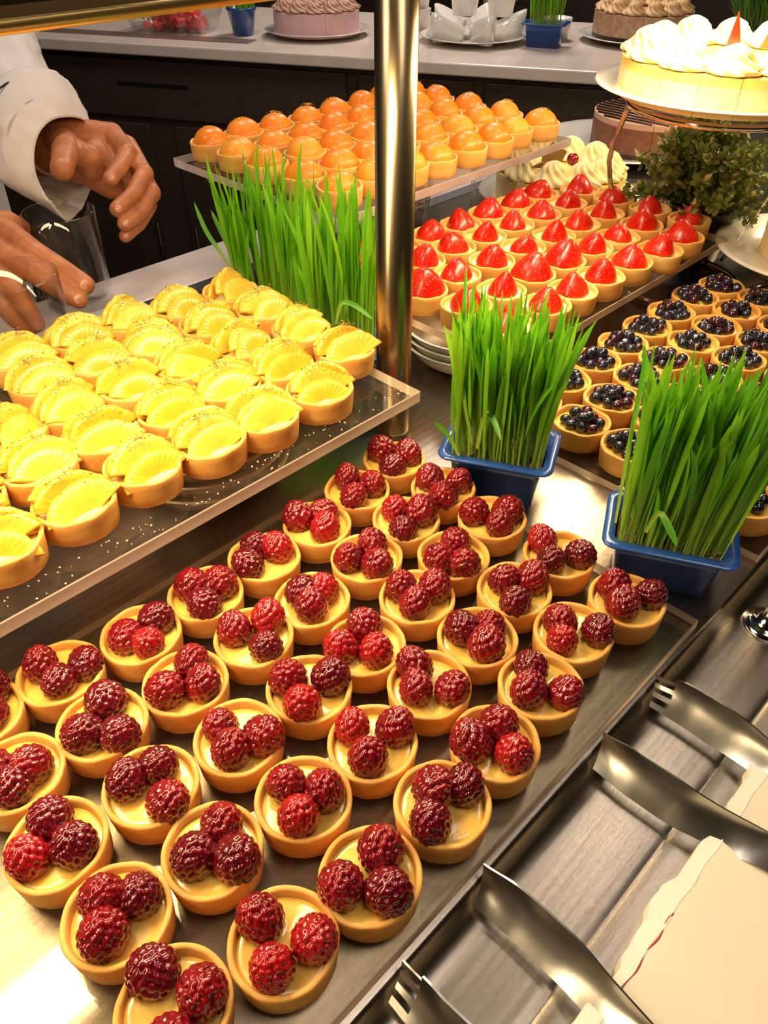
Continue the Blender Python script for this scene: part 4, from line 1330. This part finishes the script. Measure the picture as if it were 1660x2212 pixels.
up5 = ring_pts([(30, -180, 1.34), (14, -210, 1.30), (-20, -230, 1.26), (-60, -236, 1.23), (-115, -230, 1.21), (-165, -205, 1.20), (-200, -160, 1.20), (-212, -105, 1.20), (-205, -50, 1.21), (-182, -10, 1.23), (-150, 14, 1.25),
                (-112, 20, 1.28), (-76, 10, 1.31), (-44, -14, 1.33), (-14, -45, 1.35), (8, -80, 1.36), (24, -115, 1.36), (32, -148, 1.36)])
n = len(cuff)
def scaled(R, k):
    c_ = sum(R, Vector()) / len(R)
    return [c_ + (p - c_) * k for p in R]
def sleeve_part(name, RG, strength, noise):
    b = MB(); v, f = [], []
    for R in RG:
        v += [tuple(p) for p in R]
    for i in range(len(RG) - 1):
        for k in range(n):
            k2 = (k + 1) % n
            f.append((i * n + k, (i + 1) * n + k, (i + 1) * n + k2, i * n + k2))
    b.add(v, f)
    jk = ob(name, b.mesh(name, 'cotton'), pm)
    sd = jk.modifiers.new('sub', 'SUBSURF'); sd.levels = 3; sd.render_levels = 3
    tx = bpy.data.textures.new('folds', 'CLOUDS'); tx.noise_scale = noise
    dm = jk.modifiers.new('folds', 'DISPLACE'); dm.texture = tx; dm.strength = strength; dm.mid_level = .5; dm.texture_coords = 'GLOBAL'
    so = jk.modifiers.new('solid', 'SOLIDIFY'); so.thickness = .0016; so.offset = 0
    return jk
jk = sleeve_part('jacket_sleeve', [scaled(up1, .93), scaled(up2, .93), scaled(up3, .98), up4, up5], .026, .055)
sleeve_part('turned_cuff', [cuff, up1, scaled(up2, 1.05)], .010, .05)
# jacket body and second sleeve, left of the frame
sh0 = sum(up5, Vector()) / n
b = MB()
tx0 = Vector((sh0.x - .02, sh0.y + .10, 0))
for_r = []
for z_, rx, ry in ((-.50, .17, .13), (-.25, .18, .135), (0.0, .18, .14), (.20, .20, .14), (.36, .21, .13), (.43, .16, .10), (.47, .07, .07)):
    for_r.append([(tx0.x - .14 + rx * math.cos(a) * .72 - ry * math.sin(a) * .69, tx0.y + .02 + rx * math.cos(a) * .69 + ry * math.sin(a) * .72, z_) for a in np.linspace(0, 2 * pi, 33)[:-1]])
loft(b, for_r, True, True)
o = ob('jacket_body', b.mesh('jacket', 'cotton'), pm)
b = MB()
s0 = Vector((tx0.x - .25, tx0.y - .09, .36))
b.tube([s0, s0.lerp(B0[0], .5) + Vector((-.06, -.02, -.03)), B0[0] + (B0[0] - B1[0]) * .25, B0[0].lerp(B1[0], .55)], [.075, .065, .055, .052], 24, False)
o = ob('jacket_sleeve', b.mesh('sleeve_other', 'cotton'), pm)
so = o.modifiers.new('solid', 'SOLIDIFY'); so.thickness = .0014
# dark piping line and wrist band
b = MB()
b.tube([PD(-20, 205, .862), PD(0, 190, .866), PD(14, 180, .872), PD(30, 174, .880)], .0011, 6)
o = ob('cuff_piping', b.mesh('cuff_piping', 'piping'), pm)
b = MB()
c0, ax = WR[0].lerp(W[0], .35), (W[0] - WR[0]).normalized()
u = ax.orthogonal().normalized(); w2 = ax.cross(u)
b.tube([c0 + (u * math.cos(a) + w2 * math.sin(a)) * .0295 for a in np.linspace(0, 2 * pi, 40)], .0020, 8)
ob('wrist_band', b.mesh('wrist_band', 'watch_band'), body)

# ------------------------------------------------------------------ back counter across the aisle
O = Vector((1.888, 1.071)); D = Vector((-.462, .887)); N = Vector((.887, .462))
RZB = math.atan2(D.y, D.x)
def BC(s, w_, z):
    p = O + D * s + N * w_
    return Vector((p.x, p.y, z))
bc = thing('back_counter', 'pale topped counter with dark cabinets behind the cook', 'counter', BC(0, 0, 0), RZB)
# local frame: x along the edge, y = -depth (towards camera is +y)
S0, S1 = -1.0, 2.6
b = MB(); b.box(((S0 + S1) / 2, -.36, -.0145), (S1 - S0, .72, .029))
bevel(ob('worktop', b.mesh('back_worktop', 'back_top', False), bc), .004)
b = MB(); b.box((1.65, -.115, .0008), (1.3, .060, .002))
ob('inlay_strip', b.mesh('back_inlay', 'back_stripe', False), bc)
b = MB(); b.box(((S0 + S1) / 2, -.37, -.47), (S1 - S0, .66, .868))
ob('cabinet', b.mesh('back_cabinet', 'dark_wood', False), bc)
def front(name, s0, s1, z0, z1, th, m='dark_wood'):
    b = MB(); b.box(((s0 + s1) / 2, -.040 + th / 2, (z0 + z1) / 2), (s1 - s0, th, z1 - z0))
    return bevel(ob(name, b.mesh(name, m, False), bc), .003)
for (s0, s1) in ((.70, 1.66), (.36, .665), (.02, .325), (-.32, -.015), (1.695, 2.0)):
    d = front('drawer_front', s0, s1, -.195, -.045, .012)
    if s0 == .70:
        b = MB(); b.box((1.283, -.040 + .00675, -.107), (.222, .0135, .010))
        ob('grip_slot', b.mesh('grip_slot', 'black_metal', False), d)
for (s0, s1, hs) in ((1.32, 1.66, 1.345), (.90, 1.235, 1.21), (.56, .865, .585), (.21, .525, .50), (-.14, .175, -.115), (1.695, 2.0, 1.98)):
    dd = front('door', s0, s1, -.86, -.212, .014)
    b = MB(); b.tube([(hs, -.020, -.80), (hs, -.020, -.50)], .006, 8)
    ob('bar_handle', b.mesh('bar_handle', 'black_metal'), dd)

def back_plate(s, w_, R, label):
    o = ob('dinner_plate', plate_mesh(R), None, BC(s, w_, 0.001)); return tag(o, label, 'plate')
# pink cake
back_plate(.868, .272, .150, 'white plate under the pink cake on the back counter')
RPK = rosette_mesh(.030, .028, 'pink_rosette', 8, 2.2, 2)
sliced_cake('pink_cake', 'pale pink mousse cake with brown rosettes on the back counter', BC(.868, .272, .0072), .120, .058, 12, ['pink_mousse'], [(0, .058, 0)], (RPK, .02, 12, .090))
# mocha cake
back_plate(-.02, .44, .165, 'white plate under the mocha rosette cake')
RMO = rosette_mesh(.030, .034, 'mocha_rosette', 8, 2.2, 3)
sliced_cake('mocha_cake', 'tan mocha cake with dark base and rosettes on the back counter', BC(-.02, .44, .0072), .130, .066, 12, ['mocha_side', 'choc_dark'], [(0, .016, 1), (.016, .066, 0)], (RMO, .02, 12, .098))
# star dish of porcelain petals with sauce pots
back_plate(.42, .31, .150, 'white plate under the petal shaped porcelain dishes')
def petal_dish(label, loc, rz):
    b = MB()
    out, inn = [], []
    for k in range(28):
        a = 2 * pi * k / 28
        q = abs(math.cos(a)) ** .8
        out.append((.052 * math.cos(a), .034 * math.sin(a) * (1 - .25 * math.cos(a)), q))
    loft(b, [[(x * .88, y * .88, 0) for x, y, q in out], [(x, y, .048 + .022 * (x / .052)) for x, y, q in out], [(x * .94, y * .94, .048 + .022 * (x / .052)) for x, y, q in out], [(x * .82, y * .82, .006) for x, y, q in out]], True, True)
    o = ob('petal_dish', b.mesh('petal_dish', 'porcelain'), None, loc, (0, 0, rz))
    return tag(o, label, 'dish', 'petal dishes on the back counter')
c = BC(.42, .31, .0075)
for k, lab in enumerate(['front left', 'left', 'back', 'right', 'front right']):
    a = RZB + pi / 2 + .5 + k * 2 * pi / 5
    petal_dish('white petal shaped porcelain dish, %s one of the five' % lab, (c.x + .088 * math.cos(a), c.y + .088 * math.sin(a), c.z), a)
b = MB(); b.lathe([(0, 0), (.032, 0), (.040, .05), (.041, .052), (.039, .052), (.032, .030), (0, .030)], 36)
SB = b.mesh('sauce_bowl', 'porcelain')
b = MB(); b.lathe([(.0345, .038), (0, .039)], 36); SBF = b.mesh('sauce', 'sauce')
for (s, w_, z_, lab) in ((.455, .335, .058, 'small white sauce bowl resting on the petal dishes'), (.36, .37, .055, 'small white sauce bowl behind the petal dishes'),
                       (.205, .40, .001, 'small white pot between the back planter and the mocha cake'),
                       (.62, .45, .001, 'white bowl just right of the pole on the back counter'), (.62, .45, .053, 'upper white bowl stacked right of the pole on the back counter')):
    t = thing('sauce_bowl', lab, 'bowl', BC(s, w_, z_))
    ob('bowl', SB, t); ob('sauce', SBF, t)
# planters on the back counter
t = thing('grass_planter', 'blue pot of dense green grass on the back counter beside the petal dishes', 'planter', BC(.222, .285, .001), .4)
ob('pot', POT, t, scale=1.35); ob('soil', SOIL, t, scale=1.35)
ob('grass', grass_mesh(71, 170, .055, .075, .12, .17, .045, (0, 0), 'grass', .0045, .04), t, kind='stuff')
t = thing('grass_planter', 'round blue pot with short green grass beside the pink cake', 'planter', BC(1.07, .21, .001))
b = MB(); b.lathe([(0, 0), (.028, 0), (.040, .060), (.043, .062), (.043, .068), (.038, .068), (.036, .056), (0, .056)], 40)
ob('pot', b.mesh('round_pot', 'blue_pot'), t)
ob('grass', grass_mesh(72, 140, .055, .055, .03, .05, .052, (0, 0), 'grass', .004, .18), t, kind='stuff')
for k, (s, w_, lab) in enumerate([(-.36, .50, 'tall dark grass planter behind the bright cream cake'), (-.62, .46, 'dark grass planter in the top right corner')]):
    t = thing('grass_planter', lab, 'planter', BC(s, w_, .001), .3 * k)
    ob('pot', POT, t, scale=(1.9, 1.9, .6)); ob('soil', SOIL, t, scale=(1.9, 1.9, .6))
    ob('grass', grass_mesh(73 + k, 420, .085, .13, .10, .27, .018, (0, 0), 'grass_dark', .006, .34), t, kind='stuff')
t = thing('potted_shrub', 'leafy green shrub at the top edge behind the petal dishes', 'plant', BC(.40, .56, .001))
b = MB(); b.lathe([(0, 0), (.035, 0), (.048, .07), (.050, .072), (.046, .072), (.044, .06), (0, .06)], 32)
ob('pot', b.mesh('back_shrub_pot', 'black_pot'), t)
br, lv = shrub(8, 30, 26, .12, .065, .20, leaf=.013)
ob('branches', br, t); ob('leaves', lv, t, kind='stuff')
# watermelon tray
t = thing('fruit_tray', 'clear plastic tray of red watermelon pieces on the back counter', 'fruit tray', BC(1.29, .215, .001), RZB)
b = MB(); loft(b, [z3(rrect(.22, .13, .02), 0), z3(rrect(.25, .16, .02), .052), z3(rrect(.246, .156, .02), .052), z3(rrect(.216, .126, .02), .003)], True, True)
ob('tray', b.mesh('melon_tray', 'clear_plastic'), t)
r = random.Random(4)
for k in range(34):
    b = MB(); b.box((0, 0, 0), (r.uniform(.022, .036), r.uniform(.020, .03), r.uniform(.018, .028)))
    o = ob('watermelon_piece', b.mesh('watermelon_piece', 'melon', False), t, (r.uniform(-.092, .092), r.uniform(-.048, .048), .016 + .018 * (k % 3) * .9), (r.uniform(-.5, .5), r.uniform(-.5, .5), r.uniform(0, 3)))
    bevel(o, .004, 2)
pts = [(r.uniform(-.1, .1), r.uniform(-.06, .06), r.uniform(.03, .066)) for _ in range(26)]
ob('seeds', crumbs_mesh('melon_seeds', 'melon_seed', pts, (.003, .006), 5), t, kind='stuff')
